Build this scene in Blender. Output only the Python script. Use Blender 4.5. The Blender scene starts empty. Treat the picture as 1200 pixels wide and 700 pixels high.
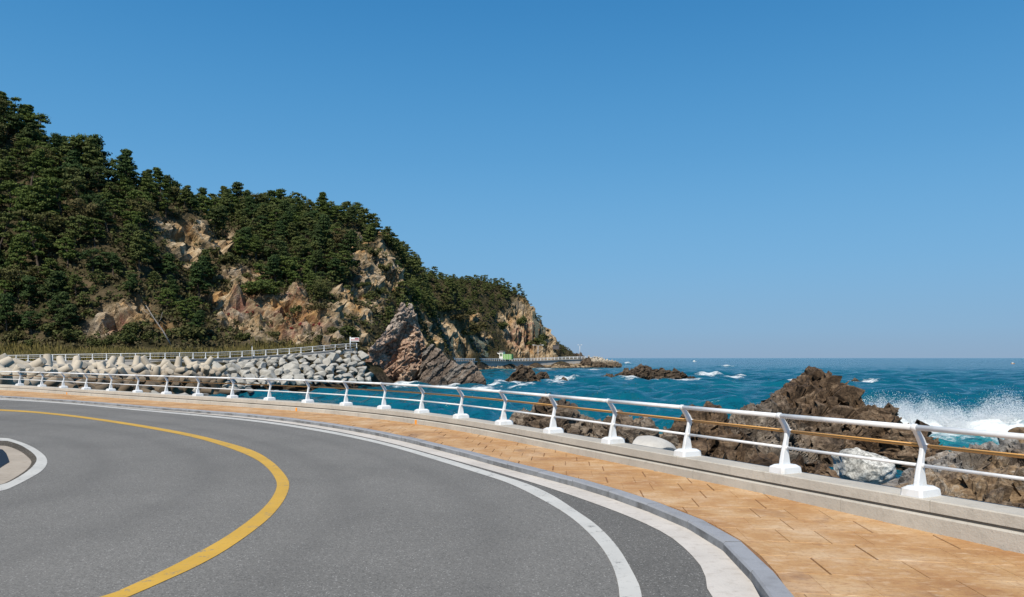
import bpy, bmesh, math, random
import numpy as np
from mathutils import Vector, Matrix
from mathutils.bvhtree import BVHTree

random.seed(7)
rng = np.random.default_rng(7)
S = bpy.context.scene
COL = S.collection

# ------------------------------------------------------------------ camera, sky, sun
F, CX, HY, EYE, SEA = 900.0, 600.0, 419.7, 1.885, -3.315
SUN_AZ = Vector((-0.36, -0.93, 0)).normalized()
SUN_EL = math.radians(50)
cam = bpy.data.cameras.new('camera')
cam.sensor_width = 36.0
cam.lens = 36.0 * F / 1200.0
cam.shift_y = (HY - 350.0) / 1200.0
cam.clip_start, cam.clip_end = 0.1, 100000
camo = bpy.data.objects.new('camera', cam)
COL.objects.link(camo)
camo.location = (0, 0, EYE)
camo.rotation_euler = (math.radians(90), 0, 0)
S.camera = camo

W = bpy.data.worlds.new('World')
S.world = W
W.use_nodes = True
wn = W.node_tree
sky = wn.nodes.new('ShaderNodeTexSky')
sky.sky_type = 'NISHITA'
sky.sun_disc = False
sky.sun_elevation = SUN_EL
sky.sun_rotation = math.atan2(SUN_AZ.x, SUN_AZ.y)
sky.altitude = 0
sky.air_density = 1.0
sky.dust_density = 0.0
sky.ozone_density = 4.0
# clear-day gradient by elevation (same all round), with the Sky Texture's own light mixed in
tc = wn.nodes.new('ShaderNodeTexCoord'); sx = wn.nodes.new('ShaderNodeSeparateXYZ'); wn.links.new(tc.outputs['Generated'], sx.inputs[0])
rp = wn.nodes.new('ShaderNodeValToRGB'); wn.links.new(sx.outputs[2], rp.inputs[0]); rp.color_ramp.interpolation = 'B_SPLINE'
EL = rp.color_ramp.elements
stops = ((0.0, (.200, .335, .525)), (.035, (.210, .385, .600)), (.12, (.180, .430, .700)), (.25, (.098, .345, .655)), (.42, (.034, .226, .525)), (.70, (.02, .15, .40)), (1.0, (.02, .12, .33)))
while len(EL) < len(stops): EL.new(.5)
for e_, (p_, c_) in zip(EL, stops): e_.position = p_; e_.color = (*c_, 1)
gain = wn.nodes.new('ShaderNodeVectorMath'); gain.operation = 'SCALE'; gain.inputs['Scale'].default_value = 7.0
wn.links.new(rp.outputs[0], gain.inputs[0])
mixs = wn.nodes.new('ShaderNodeMix'); mixs.data_type = 'RGBA'; mixs.inputs['Factor'].default_value = .94
wn.links.new(sky.outputs[0], mixs.inputs['A']); wn.links.new(gain.outputs[0], mixs.inputs['B'])
wn.links.new(mixs.outputs['Result'], wn.nodes['Background'].inputs[0])
wn.nodes['Background'].inputs[1].default_value = 0.12
sl = bpy.data.lights.new('sun', 'SUN')
sl.energy = 4.5
sl.angle = math.radians(0.53)
sl.color = (1.0, 0.925, 0.81)
so = bpy.data.objects.new('sun', sl)
COL.objects.link(so)
sd = Vector((SUN_AZ.x * math.cos(SUN_EL), SUN_AZ.y * math.cos(SUN_EL), math.sin(SUN_EL)))
so.rotation_euler = sd.to_track_quat('Z', 'Y').to_euler()
S.view_settings.view_transform = 'Standard'
S.view_settings.look = 'None'
S.view_settings.gamma = 1
S.view_settings.exposure = 0.25


def at(px, py, Y):
    """world point at depth Y lying on the photograph's pixel ray"""
    return np.array([(px - CX) / F * Y, Y, EYE - (py - HY) / F * Y])


def gp(px, py, z):
    """world point on the level z seen at a pixel"""
    return at(px, py, (EYE - z) * F / (py - HY))[:2]


def topx(p):
    return CX + F * p[0] / p[1], HY + F * (EYE - p[2]) / p[1]


# ------------------------------------------------------------------ object helpers
def tag(o, label=None, cat=None, group=None, kind=None):
    if label: o['label'] = label
    if cat: o['category'] = cat
    if group: o['group'] = group
    if kind: o['kind'] = kind
    return o


def link(name, data, parent=None):
    o = bpy.data.objects.new(name, data)
    COL.objects.link(o)
    if parent is not None: o.parent = parent
    return o


def mk(name, verts, faces, mat, parent=None, smooth=False):
    me = bpy.data.meshes.new(name)
    me.from_pydata([tuple(map(float, v)) for v in verts], [], [tuple(map(int, f)) for f in faces])
    if mat: me.materials.append(mat)
    if smooth:
        me.polygons.foreach_set('use_smooth', [True] * len(me.polygons))
    me.update()
    return link(name, me, parent)


def mesh_np(name, V, Q, mat, smooth=False):
    """fast mesh from (n,3) verts and (m,k) faces"""
    me = bpy.data.meshes.new(name)
    k = Q.shape[1]
    me.vertices.add(len(V)); me.vertices.foreach_set('co', np.ascontiguousarray(V, np.float32).ravel())
    me.loops.add(Q.size); me.loops.foreach_set('vertex_index', np.ascontiguousarray(Q, np.int32).ravel())
    me.polygons.add(len(Q)); me.polygons.foreach_set('loop_start', np.arange(0, Q.size, k, dtype=np.int32))
    me.update(calc_edges=True)
    me.validate()
    me.polygons.foreach_set('use_smooth', np.full(len(me.polygons), smooth))
    if mat: me.materials.append(mat)
    return me


def attr(me, name, vals):
    a = me.attributes.new(name, 'FLOAT', 'POINT')
    a.data.foreach_set('value', np.ascontiguousarray(vals, np.float32).ravel())


def grid_faces(nu, nv):
    i = np.arange(nu - 1)[:, None] * nv + np.arange(nv - 1)[None]
    return np.stack([i, i + nv, i + nv + 1, i + 1], -1).reshape(-1, 4)


def empty(name, loc=(0, 0, 0), parent=None):
    o = link(name, None, parent)
    o.location = loc
    o.empty_display_size = 0.2
    return o


# ------------------------------------------------------------------ numpy noise
def _h(ix, iy, iz, seed):
    h = (ix.astype(np.int64) * 374761393 + iy.astype(np.int64) * 668265263 + iz.astype(np.int64) * 2147483647 + seed * 974634777) & 0xFFFFFFFF
    h = ((h ^ (h >> 13)) * 1274126177) & 0xFFFFFFFF
    h = ((h ^ (h >> 16)) * 2246822519) & 0xFFFFFFFF
    return ((h ^ (h >> 15)) & 0xFFFFFF) / float(0xFFFFFF)


def vnoise(P, seed=0):
    I = np.floor(P).astype(np.int64); f = P - I; f = f * f * (3 - 2 * f)
    r = 0
    for dx in (0, 1):
        for dy in (0, 1):
            for dz in (0, 1):
                w = (f[:, 0] if dx else 1 - f[:, 0]) * (f[:, 1] if dy else 1 - f[:, 1]) * (f[:, 2] if dz else 1 - f[:, 2])
                r = r + w * _h(I[:, 0] + dx, I[:, 1] + dy, I[:, 2] + dz, seed)
    return r * 2 - 1


def fbm(P, oct=4, seed=0):
    r, a = 0, 1.0
    for o in range(oct):
        r = r + a * vnoise(P * 2 ** o + 17.3 * o, seed + o); a *= 0.5
    return r


def crag(P, scale, seed=0, tilt=1.25):
    """angular broken-rock relief: each Voronoi cell is a tilted facet of its own height"""
    Q = P / scale
    I = np.floor(Q).astype(np.int64)
    best = np.full(len(Q), 1e9); val = np.zeros(len(Q))
    for dx in (-1, 0, 1):
        for dy in (-1, 0, 1):
            for dz in (-1, 0, 1):
                J = I + np.array([dx, dy, dz])
                a, b, c = J[:, 0], J[:, 1], J[:, 2]
                d = Q - (J + np.stack([_h(a, b, c, seed), _h(a, b, c, seed + 1), _h(a, b, c, seed + 2)], -1))
                d2 = (d * d).sum(1)
                m = d2 < best
                best = np.where(m, d2, best)
                g = np.stack([_h(a, b, c, seed + 4), _h(a, b, c, seed + 5), _h(a, b, c, seed + 6)], -1) - 0.5
                val = np.where(m, _h(a, b, c, seed + 3) - 0.5 + tilt * (d * g).sum(1), val)
    return val


# ------------------------------------------------------------------ materials
class NT:
    def __init__(self, name, rough=0.7, spec=0.3):
        self.m = bpy.data.materials.new(name); self.m.use_nodes = True
        self.t = self.m.node_tree; self.b = self.t.nodes['Principled BSDF']
        self.b.inputs['Roughness'].default_value = rough
        self.b.inputs['Specular IOR Level'].default_value = spec

    def n(self, typ, ins=None, **kw):
        x = self.t.nodes.new(typ)
        for k, v in kw.items(): setattr(x, k, v)
        for k, v in (ins or {}).items(): self.put(x.inputs[k], v)
        return x

    def put(self, sock, v):
        if isinstance(v, bpy.types.NodeSocket): self.t.links.new(v, sock)
        elif isinstance(v, (tuple, list)) and len(v) == 3 and sock.type == 'RGBA': sock.default_value = (*v, 1)
        else: sock.default_value = v

    def pos(self): return self.n('ShaderNodeNewGeometry').outputs['Position']
    def obj(self): return self.n('ShaderNodeTexCoord').outputs['Object']
    def rnd(self): return self.n('ShaderNodeObjectInfo').outputs['Random']
    def at(self, name): return self.n('ShaderNodeAttribute', attribute_name=name).outputs['Fac']

    def scale(self, v, s):
        return self.n('ShaderNodeVectorMath', {0: v, 1: s if isinstance(s, tuple) else (s, s, s)}, operation='MULTIPLY').outputs[0]

    def noise(self, v, s, d=4, r=0.55, dist=0.0):
        return self.n('ShaderNodeTexNoise', {'Vector': v, 'Scale': s, 'Detail': d, 'Roughness': r, 'Distortion': dist}).outputs['Fac']

    def vor(self, v, s, feature='F1', out='Distance'):
        return self.n('ShaderNodeTexVoronoi', {'Vector': v, 'Scale': s}, feature=feature).outputs[out]

    def ramp(self, f, *stops):
        x = self.n('ShaderNodeValToRGB', {'Fac': f}); e = x.color_ramp.elements
        while len(e) < len(stops): e.new(0.5)
        for el, (p, c) in zip(e, stops):
            el.position = p; el.color = (*c, 1) if isinstance(c, (tuple, list)) else (c, c, c, 1)
        return x.outputs['Color']

    def mix(self, f, a, b, mode='MIX'):
        x = self.n('ShaderNodeMix', data_type='RGBA', blend_type=mode)
        self.put(x.inputs['Factor'], f); self.put(x.inputs['A'], a); self.put(x.inputs['B'], b)
        return x.outputs['Result']

    def math(self, op, a, b=0.0, c=0.0):
        return self.n('ShaderNodeMath', {0: a, 1: b, 2: c}, operation=op).outputs[0]

    def step(self, v, lo, hi):
        return self.n('ShaderNodeMapRange', {'Value': v, 'From Min': lo, 'From Max': hi}).outputs[0]

    def bump(self, h, strength=0.5, dist=0.02, prev=None):
        ins = {'Height': h, 'Strength': strength, 'Distance': dist}
        if prev is not None: ins['Normal'] = prev
        return self.n('ShaderNodeBump', ins).outputs[0]

    def done(self, col=None, normal=None, rough=None):
        if col is not None: self.put(self.b.inputs['Base Color'], col)
        if normal is not None: self.put(self.b.inputs['Normal'], normal)
        if rough is not None: self.put(self.b.inputs['Roughness'], rough)
        return self.m


def asphalt(name, base, var=0.25):
    n = NT(name, 0.85, 0.25); p = n.pos()
    big = n.noise(p, 0.35, 3); mid = n.noise(p, 3.0, 4); fine = n.vor(p, 95.0, out='Color'); gr = n.noise(p, 60, 3, 0.7)
    c = n.mix(n.step(big, .3, .7), tuple(x * (1 - var * .6) for x in base), tuple(x * (1 + var * .6) for x in base))
    c = n.mix(n.math('MULTIPLY', n.step(mid, .35, .7), .25), c, tuple(x * 0.8 for x in base))
    sp = n.n('ShaderNodeSeparateColor', {0: fine}).outputs[0]
    c = n.mix(n.math('MULTIPLY', n.step(sp, .2, .9), .75), c, tuple(x * 0.42 for x in base))
    c = n.mix(n.math('MULTIPLY', n.step(n.noise(p, 22, 3, .8), .5, .72), .35), c, tuple(x * 1.5 for x in base))
    c = n.mix(n.step(sp, .955, .985), c, (0.34, 0.33, 0.31))
    # light and dark polish bands worn by tyres, dust
    return n.done(c, n.bump(gr, .5, .006))


def paint(name, col, under, wear=.50):
    n = NT(name, 0.6, 0.3); p = n.pos()
    w = n.math('ADD', n.noise(p, 5.0, 6, .7), n.math('MULTIPLY', n.noise(p, 70, 3), .35))
    c = n.mix(n.step(n.noise(p, 1.2, 4), .3, .75), col, tuple(x * .82 for x in col))
    c = n.mix(n.step(n.noise(p, 18, 5, .7), .56, .75), c, tuple(x * .72 for x in col))
    return n.done(n.mix(n.step(w, wear + .26, wear + .36), c, under), n.bump(n.noise(p, 80, 3), .3, .004))


def concrete(name, base, stain=(.16, .13, .10), sc=1.0, amt=.5, pits=True):
    n = NT(name, 0.88, 0.2); p = n.pos()
    a = n.noise(p, 1.3 * sc, 5, .6); b = n.noise(p, 9 * sc, 5, .65)
    c = n.mix(n.step(a, .3, .7), tuple(x * .86 for x in base), tuple(x * 1.1 for x in base))
    c = n.mix(n.math('MULTIPLY', n.step(b, .52, .8), amt), c, stain)
    c = n.mix(n.math('MULTIPLY', n.rnd(), .22), c, tuple(x * .72 for x in base))
    if pits:
        v = n.vor(p, 26 * sc)
        c = n.mix(n.step(v, .10, .05), c, tuple(x * .35 for x in base))
    return n.done(c, n.bump(n.math('ADD', n.noise(p, 45 * sc, 4), n.math('MULTIPLY', b, 1.5)), .35, .012))


M = {}
M['asphalt'] = asphalt('asphalt', (.192, .185, .170))
def lane_mat():
    m = asphalt('lane_asphalt', (.192, .185, .170)); n = NT.__new__(NT); n.m = m; n.t = m.node_tree; n.b = n.t.nodes['Principled BSDF']
    src = n.b.inputs['Base Color'].links[0].from_socket; p = n.pos(); f = n.at('lane')
    f2 = n.math('ADD', f, n.math('MULTIPLY', n.math('SUBTRACT', n.noise(p, .35, 3), .5), .14))
    tr = n.math('PINGPONG', n.math('ADD', f2, .02), .5)                # 0 at the lane edges, .5 in the middle
    trk = n.math('SUBTRACT', 1.0, n.math('MULTIPLY', n.math('ABSOLUTE', n.math('SUBTRACT', tr, .27)), 9.0))
    c = n.mix(n.math('MULTIPLY', n.step(trk, 0, 1), .22), src, (.085, .082, .077))
    c = n.mix(n.math('MULTIPLY', n.step(n.noise(n.scale(p, (1, .5, 1)), .5, 6, .7), .48, .72), .22), c, (.24, .23, .21))
    c = n.mix(n.math('MULTIPLY', n.step(n.noise(p, 1.7, 5, .7, .8), .66, .78), .2), c, (.10, .095, .09))
    cr = n.vor(n.n('ShaderNodeVectorMath', {0: p, 1: n.scale(n.n('ShaderNodeTexNoise', {'Vector': p, 'Scale': 1.6, 'Detail': 5}).outputs['Color'], .7)}, operation='ADD').outputs[0], .22, 'DISTANCE_TO_EDGE')
    c = n.mix(n.math('MULTIPLY', n.math('MULTIPLY', n.step(cr, .006, .002), n.step(n.noise(p, .3, 2), .6, .7)), .3), c, (.07, .068, .065))
    n.put(n.b.inputs['Base Color'], c); return m
M['lane'] = lane_mat()
M['shoulder'] = asphalt('shoulder_asphalt', (.150, .144, .132))
M['white_paint'] = paint('white_road_paint', (.57, .555, .51), (.20, .195, .18))
M['yellow_paint'] = paint('yellow_road_paint', (.60, .36, .055), (.2, .19, .16))
M['gutter'] = concrete('gutter_concrete', (.56, .52, .47), (.24, .19, .14), 1.0, .55)
M['wall'] = concrete('wall_concrete', (.46, .43, .375), (.22, .20, .165), 1.0, .5)
M['wall_core'] = concrete('wall_core_concrete', (.22, .20, .17))
M['tetra'] = concrete('tetrapod_concrete', (.50, .44, .35), (.25, .19, .13), .35, .5, False)
M['far_wall'] = concrete('far_wall_concrete', (.42, .40, .37), (.2, .18, .15), .4, .5, False)

n = NT('kerb_granite', .8, .25); p = n.pos()
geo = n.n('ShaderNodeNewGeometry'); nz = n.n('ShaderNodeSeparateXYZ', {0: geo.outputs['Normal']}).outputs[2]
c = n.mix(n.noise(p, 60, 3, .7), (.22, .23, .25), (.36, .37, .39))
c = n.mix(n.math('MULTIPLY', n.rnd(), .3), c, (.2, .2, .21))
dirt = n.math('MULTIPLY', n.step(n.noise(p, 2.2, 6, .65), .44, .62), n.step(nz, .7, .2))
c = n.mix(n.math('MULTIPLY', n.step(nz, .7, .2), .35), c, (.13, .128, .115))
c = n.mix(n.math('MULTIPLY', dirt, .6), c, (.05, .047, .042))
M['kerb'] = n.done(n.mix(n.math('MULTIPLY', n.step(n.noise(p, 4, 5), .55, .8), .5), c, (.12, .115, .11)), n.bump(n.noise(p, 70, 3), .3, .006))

n = NT('paving_tile', .75, .25); p = n.pos()
a = n.noise(p, .9, 5, .6); b = n.noise(n.scale(p, (1, 2.2, 1)), 4.5, 6, .65, .6); d = n.noise(p, 22, 6, .75)
c = n.ramp(a, (.32, (.34, .175, .07)), (.5, (.48, .285, .125)), (.66, (.57, .405, .24)))
c = n.mix(n.math('MULTIPLY', n.step(b, .52, .72), .65), c, (.66, .50, .34))
c = n.mix(n.math('MULTIPLY', n.step(b, .46, .3), .5), c, (.33, .145, .06))
c = n.mix(n.math('MULTIPLY', n.step(d, .5, .66), .5), c, (.24, .115, .06))
c = n.mix(n.math('MULTIPLY', n.rnd(), .25), c, (.38, .18, .07))
st = n.noise(p, .55, 4, .6, 1.0)
c = n.mix(n.math('MULTIPLY', n.step(st, .60, .70), .55), c, (.15, .085, .065))
M['tile'] = n.done(c, n.bump(n.math('ADD', b, n.math('MULTIPLY', d, .5)), .35, .012))
M['tile_bed'] = concrete('joint_mortar', (.26, .14, .07), (.08, .05, .03))

n = NT('white_metal_paint', .38, .45); p = n.pos()
c = n.mix(n.step(n.noise(p, 6, 5), .5, .8), (.70, .72, .73), (.55, .54, .50))
M['white_metal'] = n.done(n.mix(n.math('MULTIPLY', n.step(n.noise(p, 17, 6, .7), .66, .74), .6), c, (.34, .20, .10)))
n = NT('brown_rail', .42, .4); p = n.pos()
M['brown_rail'] = n.done(n.mix(n.noise(n.scale(p, (3, 3, 14)), 4, 5), (.50, .25, .065), (.66, .36, .11)))


def rock_mat(name, ramp, tone_cols=None, sc=1.0, bump=.9, wet=None, streak=None):
    bump *= .6
    n = NT(name, .85, .25); p = n.obj() if streak is None else n.scale(n.obj(), streak)
    w = n.pos()
    a = n.noise(p, .45 * sc, 6, .65, .4); b = n.noise(p, 2.6 * sc, 6, .7); v = n.vor(n.n('ShaderNodeVectorMath', {0: p, 1: n.scale(n.n('ShaderNodeTexNoise', {'Vector': p, 'Scale': 1.5 * sc}).outputs['Color'], .5)}, operation='ADD').outputs[0], 1.7 * sc, 'DISTANCE_TO_EDGE')
    f = n.math('ADD', n.math('MULTIPLY', a, .55), n.math('MULTIPLY', b, .45))
    f = n.step(f, .22, .78) if False else n.math('ADD', n.math('MULTIPLY', n.math('SUBTRACT', f, .5), 1.75), .5)
    c = n.ramp(f, *ramp)
    if tone_cols:
        c = n.mix(n.at('tone'), c, n.ramp(f, *tone_cols))
    c = n.mix(n.math('MULTIPLY', n.step(v, .07, .0), .55), c, tuple(x * .35 for x in ramp[0][1]))
    if wet is not None:
        z = n.n('ShaderNodeSeparateXYZ', {0: w}).outputs[2]
        zz = n.math('ADD', z, n.math('MULTIPLY', n.noise(w, .9, 4), .8))
        k = n.step(zz, wet + .75, wet - .1)
        c = n.mix(n.math('MULTIPLY', k, .72), c, (.028, .024, .02))
    fn_ = n.noise(p, 9 * sc, 5, .7)
    c = n.mix(n.math('MULTIPLY', n.step(fn_, .5, .34), .6), c, tuple(x * .5 for x in ramp[0][1]))
    h = n.math('ADD', b, n.math('MULTIPLY', fn_, .8))
    return n.done(c, n.bump(h, bump, .12 / sc))


BROWN = ((.30, (.028, .018, .011)), (.43, (.075, .048, .028)), (.55, (.135, .088, .052)), (.70, (.24, .175, .115)))
GREYR = ((.30, (.085, .075, .065)), (.45, (.19, .17, .145)), (.58, (.30, .275, .24)), (.72, (.42, .39, .34)))
M['brown_rock'] = rock_mat('brown_sea_rock', BROWN, ((.3, (.06, .048, .038)), (.5, (.17, .14, .11)), (.7, (.32, .28, .23))), 1.3, .9, SEA + .5)
M['dark_rock'] = rock_mat('dark_reef_rock', ((.3, (.028, .02, .014)), (.48, (.075, .054, .036)), (.68, (.17, .125, .085))), None, .8, .8, SEA + .5)
M['right_rock'] = rock_mat('mixed_shore_rock', ((.30, (.07, .05, .035)), (.44, (.17, .115, .07)), (.56, (.26, .18, .105)), (.70, (.36, .31, .25))), ((.3, (.11, .105, .10)), (.5, (.22, .21, .195)), (.7, (.36, .345, .32))), 1.8, .9, SEA + .4)
M['point_rock'] = rock_mat('layered_cliff_rock', ((.3, (.13, .075, .05)), (.44, (.31, .19, .13)), (.55, (.43, .295, .205)), (.7, (.53, .42, .32))), ((.3, (.17, .155, .135)), (.46, (.36, .335, .295)), (.7, (.52, .495, .44))), .6, .9, SEA + 1.6)
M['slab_rock'] = rock_mat('layered_slab_rock', ((.3, (.09, .07, .055)), (.47, (.17, .13, .10)), (.58, (.24, .19, .15)), (.7, (.33, .28, .23))), ((.3, (.10, .09, .08)), (.5, (.2, .185, .165)), (.7, (.33, .31, .28))), .6, .9, SEA + 1.4)
M['white_boulder'] = rock_mat('white_boulder_stone', ((.28, (.13, .128, .12)), (.42, (.37, .36, .325)), (.53, (.63, .615, .56)), (.7, (.76, .745, .69))), None, 2.6, .7)
M['pale_boulder'] = concrete('pale_block_concrete', (.50, .48, .44), (.3, .28, .24), 2.0, .5, False)

n = NT('armour_stone', .85, .25); p = n.n('ShaderNodeVectorMath', {0: n.obj(), 1: n.scale(n.n('ShaderNodeCombineXYZ', {0: n.rnd(), 1: n.rnd(), 2: n.rnd()}).outputs[0], 40.0)}, operation='ADD').outputs[0]
f = n.noise(p, 1.1, 6, .65)
c = n.ramp(f, (.3, (.20, .19, .165)), (.5, (.37, .355, .315)), (.7, (.52, .50, .45)))
c = n.mix(n.math('MULTIPLY', n.rnd(), .45), c, (.33, .315, .28))
z = n.n('ShaderNodeSeparateXYZ', {0: n.pos()}).outputs[2]
c = n.mix(n.math('MULTIPLY', n.step(n.math('ADD', z, n.noise(n.pos(), .8, 3)), SEA + 2.0, SEA + 1.2), .8), c, (.05, .042, .035))
M['armour'] = n.done(c, n.bump(n.noise(p, 5, 5, .7), .7, .1))
# tetrapods get a tide band as well
tm = M['tetra']; nt = NT.__new__(NT); nt.m = tm; nt.t = tm.node_tree; nt.b = nt.t.nodes['Principled BSDF']
src = nt.b.inputs['Base Color'].links[0].from_socket
z = nt.n('ShaderNodeSeparateXYZ', {0: nt.pos()}).outputs[2]
k = nt.step(nt.math('ADD', z, nt.math('MULTIPLY', nt.noise(nt.pos(), .7, 4), 1.4)), SEA + 4.9, SEA + 3.3)
nt.put(nt.b.inputs['Base Color'], nt.mix(nt.math('MULTIPLY', k, .85), src, (.085, .056, .03)))


def leaf_mat(name, cols, trans=.22, hue=(.5, 1.0)):
    n = NT(name, .75, .15)
    p = n.obj(); r = n.rnd()
    f = n.noise(n.n('ShaderNodeVectorMath', {0: p, 1: n.scale(n.n('ShaderNodeCombineXYZ', {0: r, 1: r, 2: r}).outputs[0], 30.0)}, operation='ADD').outputs[0], .8, 4, .6)
    c = n.ramp(f, (.32, cols[0]), (.52, cols[1]), (.7, cols[2]))
    c = n.mix(n.math('MULTIPLY', n.math('POWER', r, 2.2), .85), c, cols[3])
    c = n.mix(n.math('MULTIPLY', n.step(n.noise(p, 6.0, 2), .4, .75), .35), c, tuple(x * .6 for x in cols[0]))
    tr = n.n('ShaderNodeBsdfTranslucent', {'Color': c})
    n.put(n.b.inputs['Base Color'], c)
    mx = n.n('ShaderNodeMixShader', {0: trans, 1: n.b.outputs[0], 2: tr.outputs[0]})
    out = [x for x in n.t.nodes if x.type == 'OUTPUT_MATERIAL'][0]
    n.t.links.new(mx.outputs[0], out.inputs['Surface'])
    return n.m


M['pine'] = leaf_mat('pine_needles', ((.045, .072, .018), (.088, .125, .028), (.14, .175, .042), (.10, .11, .038)))
M['pine_olive'] = leaf_mat('olive_pine_needles', ((.05, .06, .02), (.10, .11, .034), (.15, .15, .052), (.13, .10, .045)))
M['pine_dark'] = leaf_mat('dark_pine_needles', ((.026, .05, .018), (.05, .085, .026), (.085, .125, .036), (.07, .09, .03)))
M['shrub'] = leaf_mat('shrub_leaves', ((.05, .065, .02), (.085, .10, .03), (.12, .125, .045), (.11, .085, .04)))
M['dry'] = leaf_mat('dry_undergrowth', ((.075, .065, .03), (.12, .095, .05), (.17, .13, .08), (.08, .085, .03)))
M['red_leaf'] = leaf_mat('red_ivy_leaves', ((.13, .02, .02), (.22, .035, .03), (.26, .06, .04), (.16, .05, .03)))
M['reed'] = leaf_mat('roadside_grass_blades', ((.15, .14, .04), (.23, .20, .06), (.32, .26, .11), (.24, .17, .085)), .3)
n = NT('bark', .9, .1); M['bark'] = n.done(n.mix(n.noise(n.obj(), 4, 4), (.06, .045, .035), (.14, .11, .085)))
n = NT('dead_bark', .9, .1); M['dead_bark'] = n.done(n.mix(n.noise(n.obj(), 3, 4), (.22, .20, .18), (.36, .34, .31)))
n = NT('rockfall_netting', .8, .2); M['dirt'] = asphalt('gutter_dirt', (.10, .082, .06), .6)
M['net'] = n.done(n.mix(n.noise(n.pos(), .6, 5), (.075, .13, .12), (.15, .18, .155)))
n = NT('orange_reflector', .4, .4); M['orange'] = n.done((.85, .33, .03))
n = NT('green_panel', .6, .3); M['green'] = n.done(n.mix(n.noise(n.pos(), .8, 3), (.15, .36, .08), (.20, .42, .12)))
n = NT('white_panel', .6, .3); M['white'] = n.done((.78, .78, .76))
n = NT('dark_glass', .2, .5); M['dark'] = n.done((.03, .04, .05))
n = NT('blue_black_patch', .5, .4); M['navy'] = n.done(n.mix(n.noise(n.pos(), 3, 4), (.010, .013, .019), (.018, .022, .03)))
n = NT('roof_grey', .7, .3); M['roof'] = n.done((.10, .09, .09))
n = NT('red_sign', .5, .3); M['red'] = n.done((.35, .05, .045))
n = NT('galvanised_steel', .5, .5); M['steel'] = n.done((.5, .52, .53))

# hillside: soil and dry scrub, bare rock where the mask says so
n = NT('hillside_ground', .95, .1); p = n.pos()
rk = n.at('rock'); rd = n.at('red')
f = n.math('ADD', n.math('MULTIPLY', n.noise(p, .16, 6, .65, .5), .5), n.math('MULTIPLY', n.noise(p, .8, 6, .7), .5))
soil = n.ramp(f, (.36, (.022, .022, .01)), (.5, (.06, .05, .026)), (.66, (.15, .11, .065)))
dip = n.n('ShaderNodeVectorRotate', {'Vector': p, 'Angle': .8}, rotation_type='Y_AXIS').outputs[0]
st = n.noise(n.scale(dip, (.5, .5, 2.6)), .55, 6, .65, .6)
g = n.math('ADD', n.math('MULTIPLY', st, .6), n.math('MULTIPLY', n.noise(p, .35, 6, .7), .4))
rock = n.ramp(g, (.34, (.09, .06, .036)), (.44, (.24, .17, .10)), (.53, (.44, .33, .205)), (.64, (.60, .51, .37)))
hue = n.noise(p, .11, 4, .6)
rock = n.mix(n.math('MULTIPLY', n.step(hue, .52, .62), .7), rock, n.ramp(g, (.34, (.13, .06, .025)), (.5, (.42, .225, .075)), (.66, (.56, .38, .18))))
rock = n.mix(n.math('MULTIPLY', n.step(hue, .44, .34), .5), rock, n.ramp(g, (.3, (.09, .08, .075)), (.5, (.24, .225, .205)), (.68, (.42, .40, .36))))
rdm = n.math('MULTIPLY', rd, n.step(n.noise(p, .45, 5, .65), .42, .58))
rock = n.mix(n.math('MULTIPLY', rdm, .8), rock, n.ramp(g, (.3, (.10, .03, .028)), (.5, (.24, .10, .075)), (.68, (.36, .21, .16))))
scrub = n.math('MULTIPLY', n.step(n.noise(p, .55, 6, .7), .53, .62), .75)
rock = n.mix(scrub, rock, soil)
hh = n.math('ADD', st, n.noise(p, 1.6, 6, .7))
zl = n.n('ShaderNodeSeparateXYZ', {0: p}).outputs[2]
M['hill'] = n.done(n.mix(n.step(n.math('ADD', zl, n.noise(p, .6, 3)), .2, -.6), n.mix(rk, soil, rock), n.ramp(n.noise(p, 1.2, 5, .7), (.35, (.02, .016, .012)), (.65, (.10, .075, .05)))), n.bump(hh, .9, .5))

# sea
n = NT('sea_water', .12, .32); p = n.pos()
n.b.inputs['IOR'].default_value = 1.33
q = n.scale(p, (.8, 1.0, 1))
h1 = n.noise(q, .55, 5, .6, .4); h2 = n.noise(q, 2.4, 4, .6); h3 = n.noise(n.scale(p, (.6, 1, 1)), .12, 4, .6, .3)
nb = n.bump(h3, 1.0, 2.6); nb = n.bump(h1, 1.0, .8, nb); nb = n.bump(h2, .6, .12, nb)
big = n.noise(n.scale(p, (.35, 1, 1)), .02, 4, .6); md = n.noise(n.scale(p, (.55, 1, 1)), .22, 6, .7)
c = n.mix(n.step(big, .35, .65), (.002, .074, .122), (.003, .104, .146))
c = n.mix(n.math('MULTIPLY', n.step(md, .5, .72), .6), c, (.002, .036, .07))
sh = n.at('shallow')
c = n.mix(n.math('MULTIPLY', sh, .8), c, (.02, .20, .22))
fo = n.at('foam')
fm = n.noise(n.scale(p, (.6, 1, 1)), 1.5, 7, .75, .3)
fm2 = n.math('ADD', n.math('MULTIPLY', n.math('SUBTRACT', fm, .5), 2.6), n.math('SUBTRACT', n.math('MULTIPLY', fo, 1.5), .95))
foam = n.math('MULTIPLY', n.step(fm2, .0, .5), n.step(fo, .02, .2))
cap = n.math('MULTIPLY', n.step(n.noise(n.scale(p, (.35, 1, 1)), .22, 7, .68, .4), .735, .77), .8)
foam = n.math('MAXIMUM', foam, cap)
c = n.mix(foam, c, (.66, .70, .71))
M['sea'] = n.done(c, nb, n.math('ADD', .11, n.math('MULTIPLY', foam, .6)))
n = NT('spray_droplets', .9, .1); M['spray'] = n.done((.86, .88, .89))
tr = n.n('ShaderNodeBsdfTranslucent', {'Color': (.86, .88, .89)})
mx = n.n('ShaderNodeMixShader', {0: .4, 1: n.b.outputs[0], 2: tr.outputs[0]})
n.t.links.new(mx.outputs[0], [x for x in n.t.nodes if x.type == 'OUTPUT_MATERIAL'][0].inputs['Surface'])


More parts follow.
